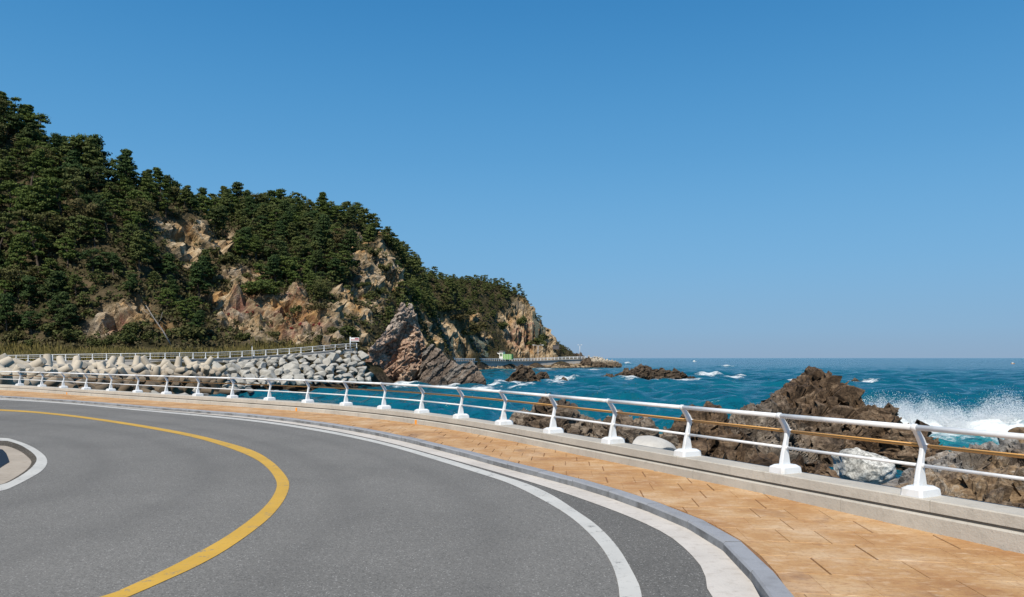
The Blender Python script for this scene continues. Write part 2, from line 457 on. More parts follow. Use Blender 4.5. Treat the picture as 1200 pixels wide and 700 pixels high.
# ------------------------------------------------------------------ path tools
def resample(P, step=None, n=None):
    P = np.asarray(P, float)
    s = np.r_[0, np.cumsum(np.linalg.norm(np.diff(P, axis=0), axis=1))]
    n = n or max(2, int(round(s[-1] / step)) + 1)
    t = np.linspace(0, s[-1], n)
    return np.stack([np.interp(t, s, P[:, k]) for k in range(P.shape[1])], -1)


def smooth(P, step=.3, it=3):
    P = np.asarray(P, float)
    for _ in range(it):  # corner cutting keeps the end points
        a, b = P[:-1], P[1:]
        Q = np.empty((2 * len(a), P.shape[1])); Q[0::2] = .75 * a + .25 * b; Q[1::2] = .25 * a + .75 * b
        P = np.vstack([P[:1], Q[1:-1], P[-1:]])
    return resample(P, step)


def tang(P):
    t = np.gradient(P[:, :2], axis=0)
    return t / np.linalg.norm(t, axis=1)[:, None]


def seaward(P):
    t = tang(P)
    return np.stack([-t[:, 1], t[:, 0]], -1)


def offset(P, u): return P[:, :2] + seaward(P) * u


def sweep_data(P, sec, caps=True, nrm=None):
    """section = list of (u seaward, z up) swept along P (n,2 or 3)"""
    N = seaward(P) if nrm is None else nrm
    z0 = P[:, 2] if P.shape[1] > 2 else np.zeros(len(P))
    k = len(sec)
    V = []
    for i in range(len(P)):
        for (u, z) in sec: V.append((P[i, 0] + N[i, 0] * u, P[i, 1] + N[i, 1] * u, z0[i] + z))
    Fc = [(i * k + j, i * k + (j + 1) % k, (i + 1) * k + (j + 1) % k, (i + 1) * k + j) for i in range(len(P) - 1) for j in range(k)]
    if caps: Fc += [tuple(range(k))[::-1], tuple(range((len(P) - 1) * k, len(P) * k))]
    return V, Fc


def sweep(name, P, sec, mat, parent=None, smooth_=False, nrm=None):
    return mk(name, *sweep_data(P, sec, True, nrm), mat, parent, smooth_)


def strip(name, A, B, z, mat, parent=None):
    n = max(len(A), len(B)); A = resample(A, n=n); B = resample(B, n=n)
    return mk(name, [(*a, z) for a in A] + [(*b, z) for b in B], [(i, i + 1, n + i + 1, n + i) for i in range(n - 1)], mat, parent)


def tube_data(P, r, seg=10):
    P = np.asarray(P, float)
    T = np.gradient(P, axis=0); V = []; Fc = []
    rr = np.broadcast_to(r, (len(P),))
    ref = np.array([0, 0, 1.0]) if abs(T[0][2]) < .9 * np.linalg.norm(T[0]) else np.array([1.0, 0, 0])
    for i, (p, t) in enumerate(zip(P, T)):
        t = t / np.linalg.norm(t); a = np.cross(t, ref); a /= np.linalg.norm(a); b = np.cross(t, a)
        for k in range(seg):
            w = 2 * math.pi * k / seg
            V.append(p + rr[i] * (math.cos(w) * a + math.sin(w) * b))
    for i in range(len(P) - 1):
        for k in range(seg): Fc.append((i * seg + k, i * seg + (k + 1) % seg, (i + 1) * seg + (k + 1) % seg, (i + 1) * seg + k))
    Fc += [tuple(range(seg))[::-1], tuple(range((len(P) - 1) * seg, len(P) * seg))]
    return V, Fc


def tube(name, P, r, mat, parent=None, seg=10):
    o = mk(name, *tube_data(P, r, seg), mat, parent)
    o.data.polygons.foreach_set('use_smooth', [len(p.vertices) == 4 for p in o.data.polygons])
    return o


def box_data(x0, x1, y0, y1, z0, z1):
    return ([(x0, y0, z0), (x1, y0, z0), (x1, y1, z0), (x0, y1, z0), (x0, y0, z1), (x1, y0, z1), (x1, y1, z1), (x0, y1, z1)],
            [(3, 2, 1, 0), (4, 5, 6, 7), (0, 1, 5, 4), (1, 2, 6, 5), (2, 3, 7, 6), (3, 0, 4, 7)])


def box(name, b, mat, parent=None): return mk(name, *box_data(*b), mat, parent)


def px_path(pts, z): return np.array([gp(x, y, z) for x, y in pts])


# ------------------------------------------------------------------ near road
SW = .095                                                            # sidewalk level
WT = .385                                                            # top of the sea wall
kerb_px = [(0, 464), (75, 468.6), (150, 474.6), (225, 480.5), (300, 486), (375, 495), (450, 507.5), (525, 525), (600, 545), (650, 557), (700, 570.7), (740, 584.5), (777, 597), (826, 619.4), (864, 646.8), (891, 682.8), (893, 700)]
kerb = px_path(kerb_px, SW)
kerb = np.vstack([[-42, 47.5], [-35.5, 43.5], kerb, [1.98, 5.0], [1.83, 4.0], [1.5, 2.5], [.7, .5], [-.6, -2]])
kerb = smooth(kerb, .25, 2)
post_px = [(2.5, 450.7), (25.7, 451.8), (50, 453.2), (74.5, 454.8), (101.5, 456.4), (130, 458.2), (162, 460.2), (195, 462), (232, 464), (273, 466.7),
           (318, 469), (363, 471.8), (409.5, 475), (453.5, 479.2), (497.5, 483.8), (542.5, 489.6), (593, 497.5), (650.5, 507.7), (720, 519.5), (807, 534), (921, 554.2), (1079, 580.5)]
posts = px_path(post_px, WT)
posts = np.vstack([[-36.8, 47.6], [-33.0, 45.7], posts, [5.36, 6.75], [6.24, 5.1], [7.05, 3.4], [7.75, 1.7]])
Pf = posts.copy()
for _ in range(2): Pf[1:-1] = .5 * Pf[1:-1] + .25 * (Pf[:-2] + Pf[2:])
wall_path = smooth(Pf, .25, 3)
gut_px = [(0, 467.2), (75, 471.2), (150, 478.3), (225, 484.4), (300, 491.2), (375, 501.8), (450, 517), (525, 537.5), (600, 558.6), (650, 574), (700, 591.4), (740, 606.6), (783, 626.3), (809, 648.5), (826, 669), (828, 683), (830, 700)]
gut = px_path(gut_px, 0)
gut = np.vstack([[-42, 45.8], [-36, 41.9], gut, [1.62, 5.4], [1.5, 4.3], [1.1, 2.6], [.3, .5], [-1, -2]])
gut = smooth(gut, .25, 3)
wo_px = [(0, 467.6), (75, 471.6), (150, 479), (225, 485.4), (300, 492.4), (375, 503), (450, 518.2), (525, 539), (560, 549.5), (600, 561.5), (625, 570), (650, 582), (675, 599), (700, 615.7), (725, 642), (742, 672), (751, 690), (752, 700)]
wi_px = [(0, 468.7), (75, 472.9), (150, 480.3), (225, 487.1), (300, 494.3), (375, 505.7), (450, 521.2), (525, 544), (560, 555), (600, 567.5), (650, 594), (675, 611), (700, 635), (717, 660), (725, 685), (726, 700)]
wo = smooth(np.vstack([[-42, 45.4], [-36, 41.6], px_path(wo_px, 0), [.93, 5.4], [.75, 4.2], [.3, 2.5], [-.6, .4], [-2, -2]]), .25, 3)
wi = smooth(np.vstack([[-42, 45.1], [-36, 41.3], px_path(wi_px, 0), [.77, 5.4], [.58, 4.2], [.13, 2.5], [-.78, .4], [-2.2, -2]]), .25, 3)
yo_px = [(0, 479.2), (75, 485.3), (150, 495.6), (225, 508.5), (270, 520), (300, 529), (322, 543), (337, 560), (340, 570), (334, 586), (320, 604), (305, 617), (285, 632), (255, 652), (216, 672), (185, 685), (155, 700)]
yi_px = [(0, 480.9), (75, 487.2), (150, 498.2), (225, 511.8), (270, 525.5), (300, 538), (315, 550), (324, 563), (325, 572), (318, 586), (305, 600), (290, 612), (265, 630), (235, 647), (195, 668), (160, 684), (126, 700)]
yo = smooth(np.vstack([[-34, 33.5], px_path(yo_px, 0), [-3.3, 5.5], [-4.6, 4.5]]), .25, 3)
yi = smooth(np.vstack([[-34, 33.1], px_path(yi_px, 0), [-3.6, 5.5], [-4.9, 4.4]]), .25, 3)

# asphalt carriageway (inside of the white line) and the darker shoulder outside it
far_in = np.array([[-42, 45.2], [-60, 40], [-60, -25], [-2.2, -25], [-2.1, -2]])
mid = .5 * (resample(wo, n=200) + resample(wi, n=200))
ring = np.vstack([mid, [[-3, -25], [-70, -25], [-70, 45.2]]])
def ngon(name, R, z, mat, kind='structure'):
    bm = bmesh.new(); vs = [bm.verts.new((x, y, z)) for x, y in R]
    bm.faces.new(vs); bmesh.ops.triangulate(bm, faces=bm.faces[:])
    bmesh.ops.recalc_face_normals(bm, faces=bm.faces[:])
    if sum(f.normal.z for f in bm.faces) < 0: bmesh.ops.reverse_faces(bm, faces=bm.faces[:])
    me = bpy.data.meshes.new(name); bm.to_mesh(me); bm.free(); me.materials.append(mat)
    return tag(link(name, me), kind=kind)
ngon('road', ring, 0.0, M['asphalt'])
def lane(A, B, z, na=17):
    n = 160; A = resample(A, n=n); B = resample(B, n=n); V, lv = [], []
    for i in range(n):
        for k in range(na):
            f = k / (na - 1); V.append((*(A[i] * (1 - f) + B[i] * f), z)); lv.append(f)
    me = mesh_np('road_lane', np.array(V), grid_faces(n, na), M['lane']); attr(me, 'lane', np.array(lv))
    if me.polygons[0].normal.z < 0: me.flip_normals()
    return tag(link('road_lane', me), kind='structure')
ymid = .5 * (resample(yo, n=200) + resample(yi, n=200))
lane(ymid, mid, .003)
lane_in = True
tag(strip('road_shoulder', mid, resample(gut, n=200), 0.0, M['shoulder']), kind='structure')
gk = resample(kerb, n=200)
tag(strip('gutter', resample(gut, n=200), gk, .004, M['gutter']), kind='structure')
tag(strip('edge_line', wi, wo, .008, M['white_paint']), 'solid white edge line curving along the outside of the bend', 'road marking')
tag(strip('centre_line', yi, yo, .008, M['yellow_paint']), 'solid yellow centre line bending through the middle of the road', 'road marking')
# inner island at the left edge: white line, dark strip, concrete apron, flat blue-black patch
io_px = [(0, 511.2), (25, 518.5), (40, 525), (52, 533.5), (56, 540.5), (54, 547), (48, 553.5), (37, 560), (20, 569), (0, 578)]
ii_px = [(0, 515.2), (20, 520), (33, 527), (42, 534.5), (43.5, 539.5), (40.5, 545), (33, 552.5), (20, 561), (0, 571)]
ext = lambda P, a, b: smooth(np.vstack([a, px_path(P, 0), b]), .1, 3)
io = ext(io_px, [[-30, 20]], [[-8.4, 9.0], [-10.5, 6.5]]); ii = ext(ii_px, [[-30, 19.2]], [[-8.6, 9.3], [-10.9, 6.9]])
tag(strip('island_line', ii, io, .008, M['white_paint']), 'thick white line curving round the kerbless corner at the left edge', 'road marking')
ia_px = [(0, 521.5), (12, 524), (24, 529), (33, 536), (36.5, 540), (37, 543.5), (33, 549.5), (26, 555), (14, 562.5), (0, 570.2)]
ia = ext(ia_px, [[-30, 17.8]], [[-8.7, 9.35], [-11, 7]])
M['apron'] = concrete('apron_concrete', (.40, .345, .28), (.2, .15, .10), .8, .6)
ngon('corner_apron', np.vstack([ia, [[-30, 7]]]), .004, M['apron'])
lane(smooth(np.vstack([[-34, 21.5], io[2:-2], [-10.2, 6.2]]), .3, 1), ymid, .003)
tag(strip('gutter_dirt', resample(ii, n=120), resample(ia, n=120), .007, M['dirt']), kind='structure')
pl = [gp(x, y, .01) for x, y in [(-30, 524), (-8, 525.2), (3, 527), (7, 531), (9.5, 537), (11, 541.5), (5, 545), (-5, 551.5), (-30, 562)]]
v0 = [(x, y, .012) for x, y in pl]; kk = len(v0)  # thin blue-black patch lying just above the apron surface
tag(mk('corner_patch', v0 + [(x, y, .0045) for x, y in pl], [tuple(range(kk))[::-1], tuple(range(kk, 2 * kk))] + [(i, (i + 1) % kk, kk + (i + 1) % kk, kk + i) for i in range(kk)], M['navy']), 'dark blue-black patch on the pale concrete corner at the left edge', 'cover')

# ------------------------------------------------------------------ kerb
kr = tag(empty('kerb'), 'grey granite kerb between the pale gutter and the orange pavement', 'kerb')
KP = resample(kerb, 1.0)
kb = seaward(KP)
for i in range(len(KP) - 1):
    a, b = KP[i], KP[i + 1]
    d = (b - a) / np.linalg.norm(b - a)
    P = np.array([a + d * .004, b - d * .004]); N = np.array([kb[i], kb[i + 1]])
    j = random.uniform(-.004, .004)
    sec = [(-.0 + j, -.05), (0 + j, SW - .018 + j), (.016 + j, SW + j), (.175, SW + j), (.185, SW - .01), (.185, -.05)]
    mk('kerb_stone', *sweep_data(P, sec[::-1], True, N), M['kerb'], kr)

# ------------------------------------------------------------------ sidewalk with its tiles
side_in = offset(KP, .186); wfront = offset(wall_path, -.215)
n_ = 240
KD = resample(kerb, .2); KDn = seaward(KD); WD = resample(wall_path, .2); WDn = seaward(WD)
def fall(p):
    """the pavement drains toward the wall close to the near end"""
    a = np.sqrt(((KD - p) ** 2).sum(1).min()); b = np.sqrt(((WD - p) ** 2).sum(1).min())
    return -.065 * np.clip((a - .2) / max(.1, a + b - .4), 0, 1) * np.interp(p[1], [7.2, 10.2], [1, 0])
sa = resample(offset(resample(kerb, .25), .17), n=n_); sb = resample(offset(wall_path, -.10), n=n_); sm = .5 * (sa + sb)
V = [(*q, SW - .012 + fall(q)) for L_ in (sa, sm, sb) for q in L_]
sidewalk = tag(mk('sidewalk', V, [(r_ * n_ + i, r_ * n_ + i + 1, (r_ + 1) * n_ + i + 1, (r_ + 1) * n_ + i) for r_ in (0, 1) for i in range(n_ - 1)], M['tile_bed']), kind='structure')
ang = math.radians(-4.0)
ex, ey = np.array([math.cos(ang), math.sin(ang)]), np.array([-math.sin(ang), math.cos(ang)])
TW, TL, G = .40, .57, .0032
def clip(poly, p, nrm):
    out = []
    for i in range(len(poly)):
        a, b = poly[i], poly[(i + 1) % len(poly)]
        da, db = (a - p) @ nrm, (b - p) @ nrm
        if da >= 0: out.append(a)
        if (da >= 0) != (db >= 0): out.append(a + (b - a) * da / (da - db))
    return out


tiles = []
for r in range(-10, 100):
    for c in range(-130, 40):
        cx = c * TW + (r % 2) * TW * .5 + random.uniform(-.01, .01)
        ctr = cx * ex + (r * TL) * ey
        if ctr[0] < -45 or ctr[0] > 10 or ctr[1] < -2: continue
        i = np.argmin(((KD - ctr) ** 2).sum(1)); j = np.argmin(((WD - ctr) ** 2).sum(1))
        if (ctr - KD[i]) @ KDn[i] < -.3 or (ctr - WD[j]) @ WDn[j] > .3: continue
        hw, hl = TW / 2 - G, TL / 2 - G
        q = [ctr + sx * hw * ex + sy * hl * ey for sx, sy in ((-1, -1), (1, -1), (1, 1), (-1, 1))]
        q = clip(q, KD[i] + KDn[i] * .19, KDn[i]); q = clip(q, WD[j] - WDn[j] * .212, -WDn[j]) if len(q) > 2 else []
        if len(q) < 3: continue
        A = abs(sum(q[k][0] * q[(k + 1) % len(q)][1] - q[k][1] * q[(k + 1) % len(q)][0] for k in range(len(q)))) / 2
        if A < .004: continue
        D = ctr[1]; inv = D > 4 and -20 < CX + F * ctr[0] / D < 1220 and HY + F * (EYE - SW) / D < 710
        tiles.append((A / D ** 3 if inv else 0, q))
tiles.sort(key=lambda t: -t[0])
def tile_data(q, z):
    k = len(q); c_ = sum(q) / k
    fz = [fall(p) for p in q]
    top = [(*(p + (c_ - p) * .012), z + f_) for p, f_ in zip(q, fz)]
    mid_ = [(*p, z - .004 + f_) for p, f_ in zip(q, fz)]; bot = [(*p, SW - .014 + f_) for p, f_ in zip(q, fz)]
    V = bot + mid_ + top
    Fc = [tuple(range(2 * k, 3 * k))]
    for b_ in (0, k): Fc += [(b_ + i, b_ + (i + 1) % k, b_ + k + (i + 1) % k, b_ + k + i) for i in range(k)]
    return V, Fc
for t in tiles[:300]:
    mk('paving_tile', *tile_data(t[1], SW + random.uniform(-.002, .002)), M['tile'], sidewalk)
V, Fc = [], []
for t in tiles[300:]:
    v, f = tile_data(t[1], SW + random.uniform(-.0015, .0015)); b_ = len(V); V += v; Fc += [tuple(b_ + i for i in g_) for g_ in f]
tag(mk('paving', V, Fc, M['tile'], sidewalk), kind='stuff')

# ------------------------------------------------------------------ sea wall
wall = tag(empty('sea_wall'), 'low two-course concrete sea wall carrying the white guard rail', 'sea wall')
sweep('wall_core', wall_path, [(-.175, -4.6), (.20, -4.6), (.20, WT - .02), (-.175, WT - .02)], M['wall_core'], wall)
s_ = np.r_[0, np.cumsum(np.linalg.norm(np.diff(wall_path, axis=0), axis=1))]
L = s_[-1]
WN = seaward(wall_path)
def sub(s0, s1, k):
    t = np.linspace(s0, s1, k)
    N = np.stack([np.interp(t, s_, WN[:, 0]), np.interp(t, s_, WN[:, 1])], -1)
    return np.stack([np.interp(t, s_, wall_path[:, 0]), np.interp(t, s_, wall_path[:, 1])], -1), N / np.linalg.norm(N, axis=1)[:, None]
def course(name, length, sec, start):
    s = start
    while s < L - .3:
        e = min(L, s + length); P, N = sub(s + .003, e - .003, 6)
        j = random.uniform(-.004, .004)
        mk(name, *sweep_data(P, [(u + j, z + j * .5) for u, z in sec][::-1], True, N), M['wall'], wall)
        s = e
course('lower_block', 2.6, [(-.212, -.02), (-.212, .208), (-.194, .226), (.205, .226), (.205, -.02)], .0)
course('cap_block', 4.1, [(-.197, .258), (-.197, WT - .012), (-.185, WT), (.215, WT), (.222, WT - .01), (.222, .258)], .9)
for px, py in ((77, 460.6), (350.5, 478.6), (493.5, 493.8)):
    g_ = gp(px, py, SW + .08); i = np.argmin(((wall_path - g_) ** 2).sum(1)); nn = WN[i]; tt = np.array([nn[1], -nn[0]])
    c_ = wall_path[i] - nn * .226
    r_ = mk('reflector', *box_data(-.035, .035, -.012, .012, -.06, .06), M['orange'], wall)
    r_.location = (*c_, .15); r_.rotation_euler = (0, 0, math.atan2(tt[1], tt[0]))

# ------------------------------------------------------------------ guard rail
gr = tag(empty('guard_rail'), 'white steel guard rail with a brown middle rail on the low wall', 'guard rail')
ptan = np.gradient(Pf, axis=0); ptan /= np.linalg.norm(ptan, axis=1)[:, None]
psea = np.stack([-ptan[:, 1], ptan[:, 0]], -1)
prof = [(-.092, .075, .06), (-.078, .058, .16), (-.055, .040, .27), (-.030, .034, .36), (-.008, .048, .44), (.004, .085, .515), (-.012, .088, .545), (-.055, .045, .62), (-.105, -.018, .69), (-.135, -.062, .735), (-.130, -.085, .755)]
def post_mesh():
    V = []
    for k, (u0, u1, z) in enumerate(prof):
        t = .036 - .012 * min(1, z / .5)
        V += [(-t, u0 + .008, z), (-t * .6, u0, z), (t * .6, u0, z), (t, u0 + .008, z), (t, u1 - .008, z), (t * .6, u1, z), (-t * .6, u1, z), (-t, u1 - .008, z)]
    n8 = len(prof)
    Fc = [(i * 8 + j, i * 8 + (j + 1) % 8, (i + 1) * 8 + (j + 1) % 8, (i + 1) * 8 + j) for i in range(n8 - 1) for j in range(8)]
    Fc += [tuple(range(8))[::-1], tuple(range((n8 - 1) * 8, n8 * 8))]
    return V, Fc
def foot_mesh():
    V = []
    for z, a, b, cc in ((.0, .135, .185, .03), (.075, .128, .178, .03), (.105, .085, .125, .02)):
        V += [(-a + cc, -b, z), (a - cc, -b, z), (a, -b + cc, z), (a, b - cc, z), (a - cc, b, z), (-a + cc, b, z), (-a, b - cc, z), (-a, -b + cc, z)]
    Fc = [(i * 8 + j, i * 8 + (j + 1) % 8, i * 8 + 8 + (j + 1) % 8, i * 8 + 8 + j) for i in range(2) for j in range(8)] + [tuple(range(8))[::-1], tuple(range(16, 24))]
    return V, Fc
U_TOP, U_MID, U_LOW = (-.105, .745), (.075, .535), (.002, .325)
RA = {'top_rail': (U_TOP, .031, 'white_metal'), 'middle_rail': (U_MID, .0215, 'brown_rail'), 'lower_rail': (U_LOW, .019, 'white_metal')}
proto = None
def at_post(i, u, z): return np.array([Pf[i, 0] + psea[i, 0] * u, Pf[i, 1] + psea[i, 1] * u, WT + z])
for i in range(len(Pf)):
    rz = math.atan2(ptan[i, 1], ptan[i, 0])
    if proto is None:
        po = mk('post', *post_mesh(), M['white_metal'], gr)
        ft = mk('foot', *foot_mesh(), M['white_metal'], po)
        cl = tube('clamp', [(-.03, U_TOP[0], U_TOP[1]), (-.022, U_TOP[0], U_TOP[1]), (.022, U_TOP[0], U_TOP[1]), (.03, U_TOP[0], U_TOP[1])], [.036, .041, .041, .036], M['white_metal'], po, 14)
        br = tube('socket', [(-.04, U_MID[0], U_MID[1]), (.04, U_MID[0], U_MID[1])], .027, M['white_metal'], po, 10)
        lo = tube('socket', [(-.045, U_LOW[0], U_LOW[1]), (.045, U_LOW[0], U_LOW[1])], .024, M['white_metal'], po, 10)
        proto = po
    else:
        po = proto.copy(); COL.objects.link(po); po.parent = gr
        for ch in (ft, cl, br, lo):
            c_ = ch.copy(); COL.objects.link(c_); c_.parent = po
    po.location = (Pf[i, 0], Pf[i, 1], WT); po.rotation_euler = (0, 0, rz)
    if i:
        for nm, ((u, z), r, m) in RA.items():
            a, b = at_post(i - 1, u, z), at_post(i, u, z); d = (b - a) / np.linalg.norm(b - a)
            tube(nm, [a + d * .003, b - d * .003], r, M[m], gr, 12)

# ------------------------------------------------------------------ hills and far shore: one height field through surveyed points
cps = []
def C(px, py, Y, drop=0.0): p = at(px, py, Y); p[2] -= drop; cps.append(p)
def Wp(x, y, z): cps.append(np.array([x, y, z], float))
hw_px = [(531, 424.6, 305), (545, 424.5, 322), (570, 424.3, 348), (600, 424, 374), (628, 423.5, 390), (660, 421.8, 401), (690, 421, 408)]
froad_px = [(-60, 426, 112), (0, 425, 110), (100, 423.5, 108), (200, 422, 110), (250, 421.2, 115), (300, 418.5, 120), (345, 415.5, 124), (385, 411.8, 127), (418, 409.2, 130)]
froad = np.array([at(*q) for q in froad_px])
for q in froad: Wp(*(q - [0, 0, .35])); Wp(*(q + [0, 5.5, -.25])); Wp(q[0], q[1] - 7, -1.4 if q[0] < -29 else -3.6); (Wp(q[0] + 1, q[1] - 14, SEA - 1.2), Wp(q[0] + 2, q[1] - 30, SEA - 4)) if q[0] > -47 else None
Wp(-110, 110, .5); Wp(-110, 98, -1.0);
for x_ in (-60, 0, 60, 120, 180, 240):
    for py_, dd_, dz_ in ((431, 5, -1.5), (441, -1, -1.5), (449, -6, -1.6), (457, -11, -1.7)): C(x_, py_ + max(0, (60 - x_) * .06), np.interp(x_, [-60, 0, 50, 110, 180, 250], [50, 58, 72, 88, 97, 104]) + dd_, -dz_)
Wp(-22.5, 121, -4.8); Wp(-25, 120, -4.6); Wp(-24.5, 126, -4.2); Wp(-21, 130, -4.2); Wp(-20, 114, -6); Wp(-24, 112, -5);
for x_, y_ in ((-20, 40), (-40, 40), (-12, 70), (-22, 88), (-28, 102)): Wp(x_, y_, -6.5)
Wp(-130, 118, 2)
# toe of the slope
for q in ((-60, 411, 124), (0, 412, 121), (100, 409, 120), (200, 408, 122), (300, 404, 132), (360, 402, 136), (405, 401, 141)): C(*q)
# first hill
for q in ((-150, 40, 190, 6), (-80, 75, 178, 6), (0, 110, 166, 7), (60, 148, 163, 7), (120, 178, 161, 7), (180, 210, 160, 7), (213, 238, 160, 8)): C(*q)
for q in ((-60, 290, 140), (0, 300, 138), (0, 210, 152), (60, 240, 149), (100, 310, 136), (100, 240, 150), (160, 270, 149), (150, 370, 128), (180, 330, 139), (210, 370, 134), (50, 370, 128), (235, 380, 137)): C(*q)
C(240, 268, 166); C(120, 262, 190); C(155, 266, 188); C(195, 270, 190); C(175, 268, 205); C(205, 290, 157); C(262, 290, 172); C(235, 310, 158); C(275, 320, 162); C(250, 350, 147)
# second hill
for q in ((240, 238, 214, 5), (290, 236, 214, 5), (330, 238, 214, 5), (370, 250, 220, 5), (410, 266, 232, 4), (450, 281, 252, 3), (490, 303, 298, 6), (515, 318, 338, 6), (540, 328, 378, 5), (572, 321, 408, 6), (600, 332, 415, 5), (615, 343, 416, 4)): C(*q)
for q in ((330, 275, 192), (300, 300, 176), (310, 352, 150), (310, 335, 158), (355, 362, 149), (350, 320, 170), (390, 372, 152), (385, 330, 178), (390, 295, 204), (420, 300, 205), (440, 330, 190), (415, 355, 176), (440, 375, 170), (465, 330, 205), (470, 370, 190),
          (500, 345, 280), (505, 385, 258), (530, 360, 330), (545, 385, 334), (570, 355, 384), (575, 395, 374), (600, 372, 396), (622, 366, 404), (637, 388, 406), (648, 405, 408), (610, 402, 396)): C(*q)
# shore below the second hill
for px, Y in ((440, 152), (478, 200), (505, 232)): Wp((px - CX) / F * Y, Y, -1.0)
for px, Y in ((470, 150), (510, 195), (545, 235)): Wp((px - CX) / F * Y, Y, -7.0)
for px, py, Y in hw_px: Wp(*(at(px, py, Y) - [0, 0, .6])); Wp(*(at(px, py, Y) + [-.5, 8, -.3])); Wp((px - CX) / F * Y, Y - 9, -3.9); Wp((px - CX) / F * Y + 3, Y - 22, -7)
Wp(60, 410, -5); Wp(58, 425, -6); Wp(75, 440, -7)
for x, y, z in ((-170, 240, 46), (-140, 300, 42), (-110, 250, 40), (-90, 350, 34), (-60, 420, 30), (-30, 450, 22), (10, 450, 12), (30, 425, 6), (40, 412, 2.0), (55, 440, -5), (-200, 180, 60), (-190, 130, 10), (-124, 200, 38)): Wp(x, y, z)
cp = np.array(cps)
def rbf_fit(P, z, c=3.0):
    n = len(P); r = np.sqrt(((P[:, None] - P[None]) ** 2).sum(-1) + c * c)
    A = np.zeros((n + 3, n + 3)); A[:n, :n] = r + np.eye(n) * 1e-3; A[:n, n] = 1; A[:n, n + 1:n + 3] = P; A[n, :n] = 1; A[n + 1:n + 3, :n] = P.T
    w = np.linalg.lstsq(A, np.r_[z, 0, 0, 0], rcond=None)[0]
    def f(Q):
        out = np.zeros(len(Q))
        for a in range(0, len(Q), 20000):
            q = Q[a:a + 20000]; rr = np.sqrt(((q[:, None] - P[None]) ** 2).sum(-1) + c * c)
            out[a:a + 20000] = rr @ w[:n] + w[n] + q @ w[n + 1:n + 3]
        return out
    return f
hz = rbf_fit(cp[:, :2], cp[:, 2])
gx = np.r_[np.arange(-200, -125, 1.5), np.arange(-125, 30, .62), np.arange(30, 75.1, 1.2)]; gy = np.r_[np.arange(36, 84, 2.0), np.arange(84, 116, 1.5), np.arange(116, 235, .62), np.arange(235, 425, 1.15), np.arange(425, 470, 2.5)]
GX, GY = np.meshgrid(gx, gy, indexing='ij')
TP = np.stack([GX.ravel(), GY.ravel()], -1)
TZ = hz(TP)
T3 = np.c_[TP, TZ]
Q4 = grid_faces(len(gx), len(gy))
bvh0 = BVHTree.FromPolygons([Vector(v) for v in T3], Q4.tolist())
def cast(px, py, bv=None):
    d = Vector(((px - CX) / F, 1, -(py - HY) / F)).normalized()
    h = (bv or bvh0).ray_cast(Vector((0, 0, EYE)), d)
    return None if h[0] is None else np.array(h[0])
def mask(discs):
    m = np.zeros(len(T3))
    for px, py, r in discs:
        h = cast(px, py)
        if h is None: continue
        R = 1.2 * r * h[1] / F
        d = np.linalg.norm((T3 - h) * [1, .8, 1], axis=1)
        m = np.maximum(m, np.clip(1.6 - d / R, 0, 1))
    return m
rock_discs = [(200, 280, 18), (212, 300, 16), (240, 255, 13), (228, 315, 10), (255, 275, 14), (205, 285, 18), (235, 272, 16), (257, 290, 13), (243, 250, 9), (222, 302, 15), (240, 262, 10), (270, 285, 8), (280, 330, 18), (330, 362, 30), (290, 378, 30), (362, 375, 24), (262, 352, 16), (395, 372, 16), (340, 395, 18), (408, 385, 12), (300, 325, 12), (275, 360, 15),
              (402, 288, 13), (415, 282, 10), (428, 298, 24), (395, 395, 14), (420, 395, 12), (265, 385, 16), (310, 400, 16), (370, 395, 16), (345, 350, 14), (285, 350, 18), (410, 365, 12), (425, 372, 10), (410, 305, 12), (455, 300, 14), (470, 322, 12), (432, 345, 14), (395, 350, 8), (428, 298, 20), (450, 312, 18), (425, 318, 18), (440, 335, 18), (460, 330, 14), (435, 355, 12), (418, 350, 8), (445, 285, 10), (150, 375, 18), (125, 385, 12), (165, 362, 9), (190, 390, 8), (505, 395, 18), (535, 402, 18), (560, 402, 10), (520, 380, 10), (490, 400, 10), (556, 372, 5), (572, 395, 5),
              (600, 388, 16), (620, 375, 18), (635, 395, 16), (610, 402, 16), (645, 406, 9), (592, 378, 8), (628, 358, 8), (630, 410, 12)]
red_discs = [(300, 345, 14), (290, 360, 12), (350, 352, 12), (355, 370, 12), (335, 365, 12), (345, 385, 14), (375, 385, 12), (320, 375, 9), (612, 395, 14), (625, 385, 9), (600, 400, 10), (140, 385, 10), (265, 370, 10)]
rock = mask(rock_discs); red = mask(red_discs)
rock = np.clip(rock + .35 * fbm(T3 * .25, 3, 5) * (rock > .02) * (rock < .98), 0, 1)
# relief: gullies everywhere, broken strata in the bare rock
G0 = T3.reshape(len(gx), len(gy), 3)
nrm = np.cross(np.gradient(G0, axis=0).reshape(-1, 3), np.gradient(G0, axis=1).reshape(-1, 3))
nrm /= np.linalg.norm(nrm, axis=1)[:, None]
up = np.clip((TZ - 2.5) / 4, 0, 1)
dipv = T3 @ np.array([[.72, 0, .69], [0, 1, 0], [-.69, 0, .72]]) * np.array([1.0, .8, 2.0])
amt = up * (2.6 * fbm(T3 / 26, 2, 12) * (1 - .6 * rock) + .9 * fbm(T3 / 14, 3, 2) + .5 * fbm(T3 / 5, 2, 9) * (1 - rock)) + rock * np.clip((TZ - .5) / 3, 0, 1) * (3.4 * crag(dipv, 6.0, 3) + 2.0 * crag(dipv, 2.7, 23) + .9 * crag(dipv, 1.25, 29) + 1.0 * fbm(T3 / 4, 2, 31))
T3d = T3 + nrm * amt[:, None]
hm = mesh_np('hill', T3d, Q4, M['hill'])
attr(hm, 'rock', rock); attr(hm, 'red', red * rock)
hill = tag(link('hill', hm), kind='structure')
bvh = BVHTree.FromPolygons([Vector(v) for v in T3d], Q4.tolist())
RGr = rock.reshape(len(gx), len(gy))
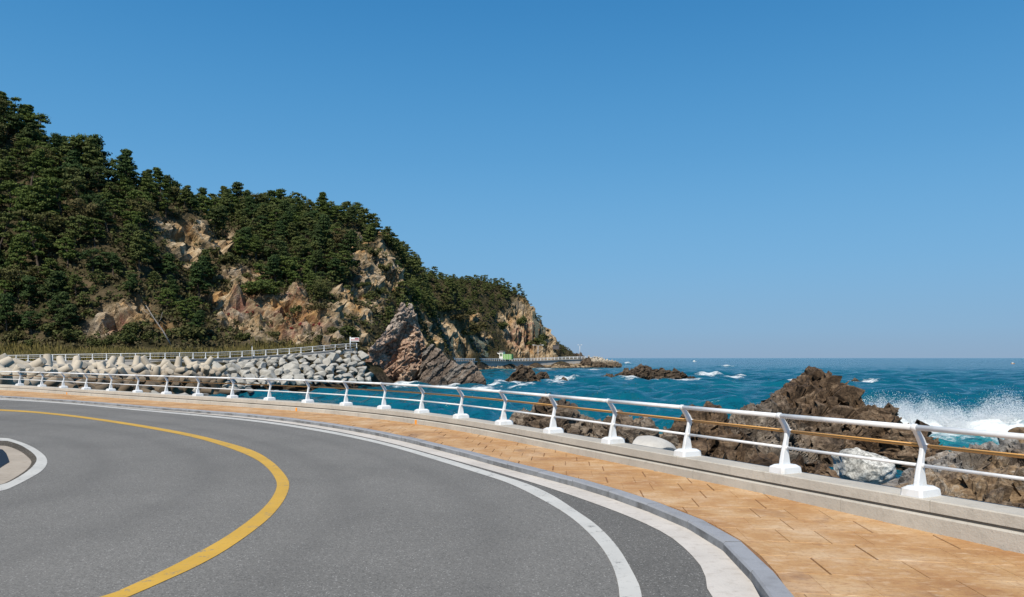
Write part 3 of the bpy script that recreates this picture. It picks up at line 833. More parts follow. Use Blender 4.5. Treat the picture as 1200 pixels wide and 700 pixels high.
def tinfo(x, y):
    i = int(np.searchsorted(gx, x)); j = int(np.searchsorted(gy, y)); i = min(max(i, 1), len(gx) - 1); j = min(max(j, 1), len(gy) - 1)
    k = i * len(gy) + j
    return T3d[k], rock[k], nrm[k]
def seen(p):
    d = Vector(p) - Vector((0, 0, EYE)); L_ = d.length
    h = bvh.ray_cast(Vector((0, 0, EYE)), d / L_, L_ - .4)
    return h[0] is None


# ------------------------------------------------------------------ foliage
def leaves(C_, R_, nl, size, rg, flat=.6, updir=.5, shell=.55):
    """leaf-sized quads through flattened clumps: C_ centres (k,3), R_ radii (k,)"""
    k = len(C_); idx = np.repeat(np.arange(k), nl); n = len(idx)
    d = rg.normal(size=(n, 3)); d /= np.linalg.norm(d, axis=1)[:, None]
    rad = (shell + (1 - shell) * rg.random(n)) * R_[idx]
    P = C_[idx] + d * rad[:, None] * np.array([1, 1, flat])
    nn = d + rg.normal(size=(n, 3)) * .6 + np.array([0, 0, updir]); nn /= np.linalg.norm(nn, axis=1)[:, None]
    a = np.cross(nn, rg.normal(size=(n, 3))); a /= np.linalg.norm(a, axis=1)[:, None] + 1e-9; b = np.cross(nn, a)
    s = size * (.6 + .8 * rg.random(n))[:, None]; w = s * .42
    V = np.stack([P - a * s * .5, P - b * w, P + a * s * .6, P + b * w], 1).reshape(-1, 3)
    return V, np.arange(n * 4).reshape(-1, 4)


def pine(seed, Ht=7.5, R=2.3, pads=17, nl=230, size=.29, spread=None):
    rg = np.random.default_rng(seed)
    bend = rg.normal(size=2) * .10
    ts = np.linspace(0, 1, 8)
    tr = np.stack([bend[0] * Ht * ts ** 2 + .12 * np.sin(ts * 6 + seed), bend[1] * Ht * ts ** 2, ts * Ht * .93 - .6], -1)
    V, Fc = tube_data(tr, np.linspace(.20, .05, 8), 7)
    Cc, Rr = [], []
    for i in range(pads):
        f = .36 + .64 * (i + rg.random() * .6) / pads
        env = R * (1.0 - .55 * max(0, (f - .55) / .45) ** 1.3) * (.55 + .45 * min(1, (f - .30) / .2))
        if spread: env = R * spread(f)
        an = i * 2.4 + rg.random() * 1.2; rad = env * (.25 + .75 * rg.random() ** .6) * (1 if f < .93 else .3)
        c_ = np.array([np.interp(f, ts, tr[:, 0]) + math.cos(an) * rad, np.interp(f, ts, tr[:, 1]) + math.sin(an) * rad, Ht * f])
        Cc.append(c_); Rr.append((.7 + .6 * rg.random()) * R * .52)
        j = np.array([np.interp(f * .9, ts, tr[:, 0]), np.interp(f * .9, ts, tr[:, 1]), Ht * f * .9 - .5])
        v, f2 = tube_data([j, .5 * (j + c_) + [0, 0, .1], c_], [.06, .045, .02], 5)
        b_ = len(V); V = list(V) + list(v); Fc = Fc + [tuple(b_ + q for q in g_) for g_ in f2]
    LV, LQ = leaves(np.array(Cc), np.array(Rr), nl, size, rg, .34, .7, .08)
    return (V, Fc), (LV, LQ)


pine_protos = []
for k in range(14):
    kind = k % 4                                                     # 0 irregular, 1 conical, 2 flat-topped, 3 sparse and leaning
    sp_ = {0: None, 1: (lambda f: 1.15 * (1.12 - f)), 2: (lambda f: .35 + .85 * max(0, f - .35) / .65), 3: (lambda f: .75)}[kind]
    (tv, tf), (lv, lq) = pine(100 + k, (6.2, 7.6, 5.6, 6.8)[kind] + .35 * (k % 3), (2.0, 1.9, 2.4, 1.9)[kind] + .15 * (k % 3), (16, 20, 13, 10)[kind] + k % 3, 215, .27 + .03 * (k % 3), sp_)
    if kind == 3: lv[:, 0] += .12 * lv[:, 2]; tv = [(v[0] + .12 * max(0, v[2]), v[1], v[2]) for v in tv]
    tme = bpy.data.meshes.new('trunk'); tme.from_pydata([tuple(map(float, v)) for v in tv], [], tf); tme.materials.append(M['bark']); tme.update()
    hue_ = 'pine_olive' if k == 10 else 'pine_dark' if k in (1, 6, 8, 13) else 'pine'
    pine_protos.append((tme, mesh_np('crown', lv, lq, M[hue_]), {'pine_olive': 'olive-brown', 'pine_dark': 'dark blue-green', 'pine': 'green'}[hue_], ('rounded', 'pointed', 'flat-topped', 'thin leaning')[kind]))

cand = []
rg = np.random.default_rng(21)
pts = []
cell = {}
for _ in range(26000):
    x = rg.uniform(-190, 40); y = rg.uniform(118, 425)
    z = hz(np.array([[x, y]]))[0]
    if z < 3.2: continue
    p, rk, nn = tinfo(x, y)
    ppx, ppy = topx(p)
    if ppx < -90 or ppx > 680: continue
    # a crown below a bare cliff would stand in front of it: keep the ground just downhill of rock open too
    if rk > .1: continue
    hus = [cast(*topx(p + np.array([0, 0, q_])), bvh) for q_ in (2.5, 4.5, 6.5)]
    if rg.random() < .985 and any(h_ is not None and tinfo(h_[0], h_[1])[1] > .45 for h_ in hus): continue
    # bare dry bank at the foot of the first hill and under the netted slope
    if p[2] < 7.0 and ppx > 105 and rg.random() < .8: continue
    if p[2] < 4.2: continue
    if ppy > 385 and ppx > 118 and not (195 < ppx < 245): continue
    if ppx > 480 and ppx < 560 and ppy > 372: continue
    sp = (3.3 if y < 172 and ppx < 262 else 2.75) + .9 * min(1, max(0, (y - 150) / 200))
    key = (int(x // 4), int(y // 4), int(p[2] // 4)); ok = True
    for a in (-1, 0, 1):
        for b in (-1, 0, 1):
            for c in (-1, 0, 1):
                for q in cell.get((key[0] + a, key[1] + b, key[2] + c), ()):
                    if (q[0] - x) ** 2 + (q[1] - y) ** 2 + (q[2] - p[2]) ** 2 < sp * sp: ok = False
    if not ok: continue
    v = seen(p + np.array([0, 0, 6.5])) + seen(p + np.array([0, 0, 4]))
    if not v: continue
    cell.setdefault(key, []).append(p)
    sc = rg.uniform(.6, 1.0) * (1 + .38 * float(vnoise(np.array([p]) / 13.0, 77)[0]))
    if p[2] < 14: sc *= .85
    if y < 172 and ppx < 262: sc *= 1.22
    cand.append((v * sc / y, p, sc))
cand.sort(key=lambda t: -t[0])
lone = cast(306, 352)
if lone is not None: cand = [c_ for c_ in cand if np.linalg.norm(c_[1] - lone) > 7]
print('pines', len(cand))
NIND = 262
def tree(name, me_t, me_c, p, sc, rz, label, cat, group=None, tilt=(0, 0)):
    r = tag(empty(name, p), label, cat, group)
    r.rotation_euler = (tilt[0], tilt[1], rz); r.scale = (sc, sc, sc * rg.uniform(.82, 1.1))
    link('trunk', me_t, r); link('crown', me_c, r)
    return r
for k, (_, p, sc) in enumerate(cand[:NIND]):
    x = topx(p)[0]
    ty = topx(p + np.array([0, 0, 7.5 * sc])); hb_ = bvh.ray_cast(Vector((0, 0, EYE)), Vector(p + np.array([0, 0, 7.5 * sc])) - Vector((0, 0, EYE)))
    top_ = hb_[0] is None
    if p[1] < 172 and x < 262:
        w_ = 'on the skyline of' if top_ else 'at the foot of' if p[2] < 13 else 'low on the slope of' if p[2] < 24 else 'high on the slope of'
        lab, g_ = f'dark green pine {w_} the tall left hill', f'pines {w_} the left hill'
    elif p[1] < 262:
        w_ = 'on the skyline of' if top_ else 'between the bare cliffs of' if x > 330 else 'on the wooded flank of'
        lab, g_ = f'green pine {w_} the second hill', f'pines {w_} the second hill'
    else:
        w_ = 'on the skyline of' if top_ else 'on the near slope of'
        lab, g_ = f'small distant pine {w_} the headland', f'pines {w_} the headland'
    t, c_, hu_, sh_ = pine_protos[int(rg.integers(14))]
    lab = lab.replace('dark green pine', 'pine').replace('green pine', 'pine').replace('small distant pine', 'distant pine').replace('pine', f'{hu_} {sh_} pine', 1)
    g_ = f'{hu_} {sh_} ' + g_
    tree('pine_tree', t, c_, p - np.array([0, 0, .4]), sc, rg.uniform(0, 6.28), lab, 'pine tree', g_, (rg.normal() * .05, rg.normal() * .05))
# the remaining pines, too many to stand singly
VV, QQ, o_ = [], [], 0
small = [pine(300 + k, 6.6, 2.15, 12, 44, .52)[1] for k in range(5)]
for _, p, sc in cand[NIND:]:
    v, q = small[int(rg.integers(5))]; a = rg.uniform(0, 6.28); R_ = np.array([[math.cos(a), -math.sin(a), 0], [math.sin(a), math.cos(a), 0], [0, 0, 1]])
    VV.append(v @ R_.T * sc + p - [0, 0, .4]); QQ.append(q + o_); o_ += len(v)
if VV:
    tag(link('pine_wood', mesh_np('pine_wood', np.vstack(VV), np.vstack(QQ), M['pine'])), 'mass of further pines filling the gaps on the hills', 'wood', kind='stuff')
# lone umbrella pine on the cliff
if lone is not None:
    (tv, tf), (lv, lq) = pine(77, 6.0, 4.0, 26, 170, .42, lambda f: .75 + .35 * math.sin(f * 3))
    lv[:, 2] = 3.6 + (lv[:, 2] - 3.6) * .8
    tme = bpy.data.meshes.new('trunk'); tme.from_pydata([tuple(map(float, v)) for v in tv], [], tf); tme.materials.append(M['bark'])
    tree('pine_tree', tme, mesh_np('crown', lv, lq, M['pine']), lone - np.array([0, 0, .6]), .88, .4, 'lone broad-topped pine standing out on the bare reddish cliff', 'pine tree')

# shrubs on the slopes
shrub_protos = []
for k in range(6):
    rg2 = np.random.default_rng(500 + k); m_ = 9
    Cc = np.c_[rg2.normal(size=(m_, 2)) * .75, rg2.uniform(.3, 1.5, m_)]; Rr = rg2.uniform(.5, .85, m_)
    shrub_protos.append(mesh_np('shrub', *leaves(Cc, Rr, 70, .30, rg2, .8, .4), M['shrub']))
shrub_px = [(120, 405, 1), (160, 390, 1.1), (85, 398, 1.2), (60, 392, 1.3), (135, 400, .8), (150, 402, 1.3), (173, 397, .9), (215, 395, 1.6), (228, 372, 1.5), (205, 340, 1.2), (262, 308, 1.3), (245, 318, 1.2), (225, 325, 1.5), (280, 300, 1.3), (262, 335, 1.0), (255, 270, 1.0), (250, 297, .9),
            (352, 365, .9), (372, 362, 1.0), (405, 395, 1.5), (392, 390, 1.1), (430, 350, 1.1), (455, 318, 1.2), (462, 350, 1.3), (445, 345, 1.1), (415, 283, .9), (440, 300, 1.2), (412, 310, .9), (425, 335, .8), (520, 365, 1.5), (535, 375, 1.4), (555, 390, 1.8), (548, 370, 1.2), (505, 372, 1.2), (612, 380, 1.3), (588, 385, 1.2), (628, 405, 1.3), (640, 398, 1.0), (622, 355, 1.2), (634, 372, 1.0), (545, 392, 1.0), (325, 330, .8), (290, 325, .8), (375, 400, .9), (322, 395, .8), (285, 398, .9), (20, 400, 1.2), (40, 404, .9)]
for px, py, s in shrub_px:
    h = cast(px, py, bvh)
    if h is None: continue
    o = link('shrub', shrub_protos[int(rg.integers(6))]); o.location = h - np.array([0, 0, .3]); s *= 1 + max(0, (h[1] - 150) / 250)
    o.scale = (s, s, s * .9); o.rotation_euler = (0, 0, rg.uniform(0, 6))
    w_ = 'along the foot of the left hill' if px < 120 else 'around the bare leaning trunk' if px < 235 and py > 360 else 'beside the upper left rock outcrop' if px < 275 and py < 350 else 'on the reddish lower cliff' if px < 412 and py > 320 else 'on the tan cliff of the second hill' if px < 480 else 'on the netted slope behind the pointed rock' if px < 575 else 'on the bare seaward end of the headland'
    tag(o, f'low green-brown shrub {w_}', 'shrub', f'shrubs {w_}')
# ground cover: dry scrub over the soil, red ivy on the reddish rock
def cover(name, nmax, mat, test, size, hgt, label, cat, seed):
    rg3 = np.random.default_rng(seed); Cc = []
    tries = 0
    while len(Cc) < nmax and tries < nmax * 12:
        tries += 1
        k = int(rg3.integers(len(T3d))); p = T3d[k]
        if not test(k, p, rg3): continue
        a, b = topx(p)
        if a < -40 or a > 670: continue
        if not seen(p + nrm[k] * .9): continue
        Cc.append(p + rg3.normal(size=3) * [.5, .5, .1] + [0, 0, hgt * .4])
    Cc = np.array(Cc)
    v, q = leaves(Cc, rg3.uniform(.5, 1.0, len(Cc)) * hgt, 17, size * 1.12, rg3, .75, .4, .2)
    return tag(link(name, mesh_np(name, v, q, mat)), label, cat, kind='stuff')
cover('undergrowth', 7000, M['dry'], lambda k, p, r: p[2] > 2.6 and p[1] > 117 and (rock[k] < .5 or r.random() < .12), .38, .9, 'dry brown and olive scrub covering the ground of the slopes', 'undergrowth', 61)
cover('green_undergrowth', 4200, M['shrub'], lambda k, p, r: p[2] > 4 and p[1] > 119 and rock[k] < .35, .36, 1.0, 'olive green ground cover beneath the pines on the slopes', 'undergrowth', 62)
cover('ivy', 420, M['red_leaf'], lambda k, p, r: red[k] > .5 and p[2] > 4 and p[1] < 200, .28, .55, 'red autumn ivy leaves on the reddish cliff', 'ivy', 63)
# bare leaning trunk
a_, b_ = cast(201, 406, bvh), cast(172, 360, bvh)
if a_ is not None and b_ is not None:
    b2 = a_ + (at(171, 358, a_[1] - 1) - a_) * 1.0
    dt = tag(empty('dead_tree', a_), 'bare grey dead trunk leaning left at the foot of the hill', 'dead tree')
    d_ = b2 - a_
    tube('trunk', [np.zeros(3), d_ * .35 + [.1, 0, .1], d_ * .7, d_], [.13, .11, .08, .04], M['dead_bark'], dt, 7)
    tube('branch', [d_ * .55, d_ * .62 + [.8, 0, .3], d_ * .7 + [1.4, 0, .9]], [.05, .035, .02], M['dead_bark'], dt, 5)
    tube('branch', [d_ * .72, d_ * .82 + [-.7, 0, .1], d_ * .9 + [-1.2, 0, .4]], [.04, .03, .02], M['dead_bark'], dt, 5)

# roadside reeds along the far road
fr = smooth(froad, .5, 2)
tN = seaward(fr)
blV, o_ = [], 0
rg4 = np.random.default_rng(9)
for _ in range(15000):
    i = int(rg4.integers(len(fr))); u = 4.6 + 4.5 * rg4.random() ** 1.3
    x, y = fr[i, 0] + tN[i, 0] * u + rg4.normal() * .4, fr[i, 1] + tN[i, 1] * u + rg4.normal() * .4
    if topx((x, y, 2))[0] > 372: continue
    z = tinfo(x, y)[0][2]
    h_ = rg4.uniform(.7, 1.7) * (.75 + .35 * math.sin(i * .11) ** 2); a = rg4.uniform(0, 6.28); w = rg4.uniform(.05, .13)
    dx, dy = math.cos(a) * w, math.sin(a) * w; lx, ly = rg4.normal() * .25, rg4.normal() * .25
    blV += [(x - dx, y - dy, z - .2), (x + dx, y + dy, z - .2), (x + dx * .8 + lx * .5, y + dy * .8 + ly * .5, z + h_ * .6), (x + lx, y + ly, z + h_)]
tag(link('roadside_grass', mesh_np('roadside_grass', np.array(blV), np.arange(len(blV)).reshape(-1, 4), M['reed'])), 'strip of tall olive and straw grass behind the far road', 'grass', kind='stuff')

# ------------------------------------------------------------------ far road, its rail and wall
tag(mk('coast_road', *sweep_data(fr, [(.2, -.3), (4.6, -.3), (4.6, .02), (.2, .02)]), M['asphalt']), kind='structure')
rw = tag(empty('retaining_wall'), 'pale concrete retaining wall under the far road, above the rubble slope', 'retaining wall')
sweep('wall_face', fr, [(-.25, -3.2), (.2, -3.2), (.2, -.02), (-.25, -.02)], M['far_wall'], rw)
sweep('coping', fr, [(-.32, -.03), (.28, -.03), (.28, .14), (-.32, .14)][::1], M['far_wall'], rw)
g2 = tag(empty('guard_rail'), 'distant white guard rail along the far road above the tetrapods', 'guard rail')
FP = resample(fr, 1.95)
fpost = None
for i in range(len(FP)):
    if fpost is None:
        V, Fc = [], []
        for b_ in ((-.05, .05, -.06, .06, .08, .86), (-.13, .13, -.15, .15, .0, .1)):
            v, f = box_data(*b_); k = len(V); V += v; Fc += [tuple(k + q for q in g_) for g_ in f]
        fpost = mk('post', V, Fc, M['white_metal'], g2); p_ = fpost
    else:
        p_ = fpost.copy(); COL.objects.link(p_); p_.parent = g2
    p_.location = (FP[i, 0], FP[i, 1], FP[i, 2] + .14)
for nm, z, r, m in (('top_rail', 1.0, .042, 'white_metal'), ('middle_rail', .77, .02, 'steel'), ('lower_rail', .53, .026, 'white_metal')):
    tube(nm, FP + [0, 0, z], r, M[m], g2, 6)
sp = at(410.5, 409.5, 128.5)
sg = empty('road_sign', sp); sg.scale = (.85,) * 3; sg = tag(sg, 'white and red notice board on a white post by the layered rock', 'sign')
tube('post', [(0, 0, 0), (0, 0, 2.45)], .11, M['white_metal'], sg, 8)
box('board', (.15, 1.75, -.03, .03, 1.55, 2.3), M['white'], sg)
box('border', (.15, 1.75, -.045, -.032, 1.75, 1.92), M['red'], sg)
box('border', (.9, 1.65, -.045, -.032, 2.0, 2.2), M['red'], sg)
pp = at(295.5, 420, 119)
pl_ = tag(empty('marker_pole', pp), 'thin pale upright pole standing against the far retaining wall', 'pole')
tube('shaft', [(0, 0, -.6), (0, 0, 1.75)], .05, M['white_metal'], pl_, 6)
tube('cap', [(0, 0, 1.75), (0, 0, 1.85)], .065, M['steel'], pl_, 6)

# ------------------------------------------------------------------ tetrapods
def tetra_mesh(seed):
    bm = bmesh.new(); bmesh.ops.create_icosphere(bm, subdivisions=5, radius=1)
    legs = np.array([(0, 0, 1), (.9428, 0, -.3333), (-.4714, .8165, -.3333), (-.4714, -.8165, -.3333)])
    D = np.array([v.co[:] for v in bm.verts]); best = np.full(len(D), .42)
    for l in legs:
        c = D @ l; s = np.sqrt(np.clip(1 - c * c, 0, 1)); ok = c > .05
        # truncated cone: radius .48 at centre, .345 at the tip (1.5)
        t_end = np.where(ok, 1.5 / np.maximum(c, 1e-3), 0); r_side = np.where(ok, .50 / np.maximum(s + .10 * c, 1e-3), 0)
        best = np.maximum(best, np.minimum(t_end, r_side))
    D *= best[:, None]
    for v, d in zip(bm.verts, D): v.co = d
    me = bpy.data.meshes.new('tetrapod'); bm.to_mesh(me); bm.free(); me.materials.append(M['tetra']); me.update()
    me.polygons.foreach_set('use_smooth', [True] * len(me.polygons))
    try: me.set_sharp_from_angle(angle=math.radians(38))
    except Exception: pass
    return me
tme = tetra_mesh(0)
rg5 = np.random.default_rng(33)
tet = []
def depth_t(x): return np.interp(x, [-60, 0, 50, 110, 180, 250], [50, 58, 72, 88, 97, 104])
for row, (y0, dd, xs, xe, st) in enumerate(((428.5, 5, -8, 250, 15.5), (435, 1.5, -20, 262, 16), (442, -2.5, -8, 258, 16), (450, -6.5, 5, 256, 17), (457, -9.5, 90, 262, 17))):
    x = xs
    while x < xe:
        Y = depth_t(x) + dd; yy = y0 + np.interp(x, [0, 60, 200], [5, 4, 1.5]) + rg5.uniform(-1, 1)
        tet.append((x + rg5.uniform(-2.5, 2.5), yy, Y)); x += st * np.interp(x, [0, 60, 240], [1.45, 1.15, 1.0])
for k, (x, y, Y) in enumerate(tet):
    o = link('tetrapod', tme); o.location = at(x, y, Y)
    o.rotation_euler = (rg5.uniform(0, 6.28), math.acos(rg5.uniform(-1, 1)), rg5.uniform(0, 6.28))
    s = rg5.uniform(.98, 1.12); o.scale = (s, s, s)
    lab = ('pale concrete tetrapod in the top row along the far road', 'tan concrete tetrapod in the second row from the top of the heap', 'concrete tetrapod in the middle row of the heap, behind the white rail', 'brown-stained tetrapod low in the heap, just above the sea wall', 'dark wet tetrapod in the bottom row at the waterline')[[i for i, r in enumerate((429, 435.5, 443, 451, 458)) if True][min(4, int(np.argmin([abs(y - r) for r in (429, 435.5, 443, 451, 458)])))]]
    tag(o, lab, 'tetrapod', 'tetrapods in ' + ('the top row', 'the second row', 'the middle row', 'the low row', 'the bottom row')[int(np.argmin([abs(y - r) for r in (429, 435.5, 443, 451, 458)]))])

# ------------------------------------------------------------------ loose stones
def stone_mesh(seed, sub=3, sx=(1, .8, .6), rough=.16, mat='armour', cuts=9):
    rg6 = np.random.default_rng(seed); bm = bmesh.new(); bmesh.ops.create_icosphere(bm, subdivisions=sub, radius=1)
    D = np.array([v.co[:] for v in bm.verts])
    for _ in range(cuts):                                           # slice flat faces
        nn = rg6.normal(size=3); nn /= np.linalg.norm(nn); h = rg6.uniform(.5, .8); d = D @ nn
        D -= np.clip(d - h, 0, None)[:, None] * nn
    D = D * (1 + rough * .5 * fbm(D * 2.2 + seed, 3, seed)[:, None]) * np.array(sx)
    for v, d in zip(bm.verts, D): v.co = d
    me = bpy.data.meshes.new('boulder'); bm.to_mesh(me); bm.free(); me.materials.append(M[mat]); me.update()
    me.polygons.foreach_set('use_smooth', [True] * len(me.polygons))
    try: me.set_sharp_from_angle(angle=math.radians(24))
    except Exception: pass
    return me
stones = [stone_mesh(40 + k, 3, (1, rng.uniform(.6, .95), rng.uniform(.42, .66)), .05, 'armour', 15) for k in range(14)]
for st_ in stones: st_.polygons.foreach_set('use_smooth', [False] * len(st_.polygons))
for row in range(8):
    f = row / 7.0
    x = 232 - row * 2 + rg5.uniform(0, 6)
    while x < 426 + 9 * f:
        top = np.interp(x, [240, 260, 300, 350, 400, 428], [428, 426, 423.5, 419, 414.5, 413.5]); bot = np.interp(x, [240, 330, 428], [455, 449, 446])
        y = top + (bot - top) * f + rg5.uniform(-1.3, 1.3)
        Y = np.interp(x, [240, 300, 345, 385, 428], [113, 118, 122, 125, 129]) - .5 - f * 9.5
        small_ = row in (0, 7); s = rg5.uniform(.6, .85) if small_ else rg5.uniform(.75, 1.3)
        if rg5.random() < .15: s *= 1.25
        if x > 250 or f > .35:
            o = link('armour_stone', stones[int(rg5.integers(12))]); o.location = at(x, y, Y); o.scale = (s,) * 3
            o.rotation_euler = (rg5.normal() * .35 + .35, rg5.normal() * .35, rg5.uniform(0, 6.28))
            if row >= 6: tag(o, 'dark wet boulder at the waterline below the grey rubble slope', 'boulder', 'wet boulders at the foot of the rubble slope')
            else:
                w_ = ('in the top course', 'in the upper course', 'in the upper course', 'in the middle course', 'in the middle course', 'in the lower course')[row]
                e_ = 'next to the tetrapods' if x < 285 else 'near the pointed rock' if x > 375 else 'in the midst'
                z_ = 'small' if s < .8 else 'large' if s > 1.1 else 'middling'
                tag(o, f'{z_} pale grey stone {w_} of the rubble slope, {e_}', 'boulder', f'{z_} stones {w_} {e_} of the rubble slope')
        x += 10.2 * s + rg5.uniform(0, 2)
for (x, y, Y, s) in ((150, 462, 84, .9), (175, 462, 88, 1.0), (205, 463, 90, .9), (225, 462.5, 92, 1.2), (185, 464, 84, .8), (247, 461, 97, 1.0), (262, 459, 101, .9), (240, 465, 92, .8), (275, 458, 103, .9), (215, 466, 86, .9), (292, 458, 104, .7)):
    o = link('armour_stone', stones[int(rg5.integers(12))]); o.location = at(x, y, Y); o.scale = (s * 1.2,) * 3; o.rotation_euler = tuple(rg5.uniform(0, 1, 3))
    tag(o, 'dark wet boulder at the waterline below the tetrapod heap', 'boulder', 'wet boulders below the tetrapods')


# ------------------------------------------------------------------ sea rocks
def ridge(name, pts, label, mat, res=.15, front=.6, back=.5, crags=((1.2, .5), (.5, .22)), strata=None, zbot=SEA - 1.0, seed=1, tone=None, bulge=.25, cat='rock', jag=0.0, expo=1.0, org=None):
    R = np.array([at(*p) for p in pts]); R = resample(R[np.argsort(R[:, 0], kind='stable')], res)
    x = R[:, 0]
    if jag: R[:, 2] += jag * (2.4 * crag(np.c_[x, 0 * x, 0 * x] + seed, max(res * 7, crags[1][0] * .9), seed) + 1.2 * crag(np.c_[x, 0 * x, 0 * x] + seed, max(res * 3.5, crags[1][0] * .4), seed + 3))
    R[:, 2] += .4 * jag * fbm(np.c_[x / (res * 8), np.zeros((len(x), 2))] + seed, 4, seed)
    Z = np.maximum(R[:, 2], zbot + .02); H_ = Z - zbot
    run = max(front, .3) * H_.max()
    nf = max(6, int(math.hypot(H_.max(), front * H_.max()) / res)); nb = max(4, nf // 2)
    wig = 1 + bulge * fbm(np.c_[x / (H_.max() * .5), np.zeros((len(x), 2))] + seed * 3.1, 3, seed + 7)
    rows = []
    for k in range(nb, 0, -1):
        t = k / nb; rows.append(np.c_[x, R[:, 1] + back * wig * H_ * t ** expo, Z - H_ * t])
    rows.append(np.c_[x, R[:, 1], Z])
    for k in range(1, nf + 1):
        t = k / nf; rows.append(np.c_[x, R[:, 1] - front * wig * H_ * t ** expo, Z - H_ * t])
    G_ = np.array(rows)                                             # (rows, nx, 3)
    du = np.gradient(G_, axis=0); dv = np.gradient(G_, axis=1)
    N = np.cross(dv, du); N /= np.linalg.norm(N, axis=2)[..., None] + 1e-9
    N = -N if N[..., 2].mean() < 0 else N
    P = G_.reshape(-1, 3); Nn = N.reshape(-1, 3)
    Pl = P - (R.mean(0) if org is None else org)
    amt = np.zeros(len(P)); tn = np.zeros(len(P)); samt = np.zeros(len(P))
    warp = .35 * np.stack([fbm(Pl / crags[0][0] * .8, 2, seed), fbm(Pl / crags[0][0] * .8, 2, seed + 3), fbm(Pl / crags[0][0] * .8, 2, seed + 5)], -1) * crags[0][0]
    rid = np.clip(.12 + np.repeat(np.abs(np.arange(len(rows)) - nb), len(x)) * res / (crags[0][0] * 2.0), .12, 1)
    Dp = np.stack([Pl[:, 0] * .82 + Pl[:, 2] * .57, Pl[:, 1], (-Pl[:, 0] * .57 + Pl[:, 2] * .82)], -1) * np.array([.62, 1, 1.5])
    for j, (s, a) in enumerate(crags): amt += a * 2.3 * crag(Dp + warp * .5, s, seed + 11 * j) * (rid if j == 0 else np.clip(rid * 2.2, .35, 1))
    if strata is not None:
        nv, th, sa, ramp_ = strata
        nv = np.array(nv) / np.linalg.norm(nv)
        s = Pl @ nv + .25 * th * fbm(Pl / (th * 2.5), 2, seed + 9)
        w = np.cumsum(.45 + 1.1 * np.random.default_rng(seed).random(400)) * th; w -= w[200]
        i = np.searchsorted(w, s); hv = np.random.default_rng(seed + 1).random(401)
        samt += sa * (ramp_[0](s) if ramp_ else 2 * (hv[i] - .5))
        i2 = np.floor(s / (th * .33) + .4 * vnoise(Pl / th, seed)).astype(int); samt += sa * .35 * (_h(i2, i2 * 0, i2 * 0, seed) - .5)
        tn = ramp_[1](s) if ramp_ else (hv[(i * 7) % 400] > .6) * .8
    if tone is not None: tn = tone(P, Pl)
    fade = np.ones(G_.shape[:2]); fade[:, 0] = fade[:, -1] = .2
    amt *= fade.ravel()
    P2 = P + Nn * amt[:, None] - np.array([0, 1.0, 0]) * (samt * fade.ravel())[:, None]
    me = mesh_np(name, P2, grid_faces(len(rows), len(x)), M[mat])
    attr(me, 'tone', np.clip(tn + .25 * fbm(Pl / (crags[0][0] * 2), 3, seed + 2), 0, 1) if np.any(tn) else np.zeros(len(P)))
    return tag(link(name, me), label, cat)
def base(px, py): return (EYE - SEA) * F / (py - HY)
# the tall leaning layered rock: strata rise to the right
ridge('sea_rock', [(411, 458, 126), (417, 434, 127), (424, 419, 129), (432, 410, 131.5), (441, 401, 134.5), (456, 384, 138), (466, 366, 140), (471, 356, 140), (475, 357, 140), (478, 364, 140), (480, 356, 141), (484, 357, 141), (488, 367, 141), (490, 385, 141), (496, 394, 141), (499, 404, 141), (501, 430, 141), (504, 458, 141)],
      'tall layered rock leaning up to a sharp point beside the rubble slope', 'point_rock', .17, .34, .3, ((1.9, .42), (.8, .26)), ((-.80, .22, .58), .9, 1.0, (lambda s: np.interp(s, [-12, -9.2, -9, -8, -7.8, -6.2, -6.0, -4.9, -4.7, -3.2, -3.0, -1.5, -1.35, .25, .35, 1.4, 1.6, 3], [.2, .2, -.6, -.6, .3, .3, -.9, -.9, .25, .35, -.9, -.75, .2, -1.35, -1.5, .9, 1.1, 1.0]) if False else np.interp(s, [-12, -8.6, -8.5, -7.6, -7.5, -5.6, -5.5, -4.6, -4.5, -2.9, -2.8, -1.6, -1.5, -.1, 0, 3], [.3, .3, -.5, -.5, .3, .3, -.7, -.6, .3, .35, -.9, -.9, -1.2, -1.3, 1.0, 1.0]), lambda s: np.clip((s + .1) * 6, 0, .5))), SEA - 1, 5, jag=.1, org=at(465, 400, 140))
ridge('sea_rock', [(488, 458, 137), (496, 412, 137), (506, 404, 137), (516, 409, 137), (521, 416, 137), (529, 423, 136), (540, 427, 136), (550, 422, 136), (554, 424, 136), (560, 432, 136), (566, 441, 135.5), (570, 450, 135), (573, 458, 135)],
      'low slanting slab rock at the foot of the tall pointed rock', 'slab_rock', .16, .55, .4, ((1.6, .25), (.7, .14)), ((-.74, .2, .64), .9, .55, None), SEA - 1, 9, jag=.15)
rd = base(700, 446)
ridge('sea_rock', [(691, 449, 176), (697, 441, 176), (705, 439, 176), (718, 439, 177), (728, 435, 177), (736, 433, 178), (744, 430, 178), (752, 427.5, 178), (757, 430, 178), (763, 431.5, 178), (772, 432, 178), (779, 433.5, 178), (790, 432.5, 178), (796, 436, 178), (806, 439.5, 177), (815, 441, 177), (826, 444, 176), (836, 449, 176)],
      'long low brown reef lying in the sea beyond the railing', 'dark_rock', .18, .7, .6, ((1.5, .5), (.6, .22)), None, SEA - 1, 14, jag=.25)
ridge('sea_rock', [(584, 454, 152), (592, 446, 152), (599, 438, 152), (606, 431, 153), (613, 427.5, 153), (618, 431, 153), (621, 430, 153), (626, 437, 153), (630, 444, 152), (640, 454, 151)],
      'jagged brown rock in the sea right of the slab rock', 'dark_rock', .15, .6, .5, ((1.2, .4), (.5, .2)), ((-.7, .2, .7), .7, .3, None), SEA - 1, 17, jag=.2)
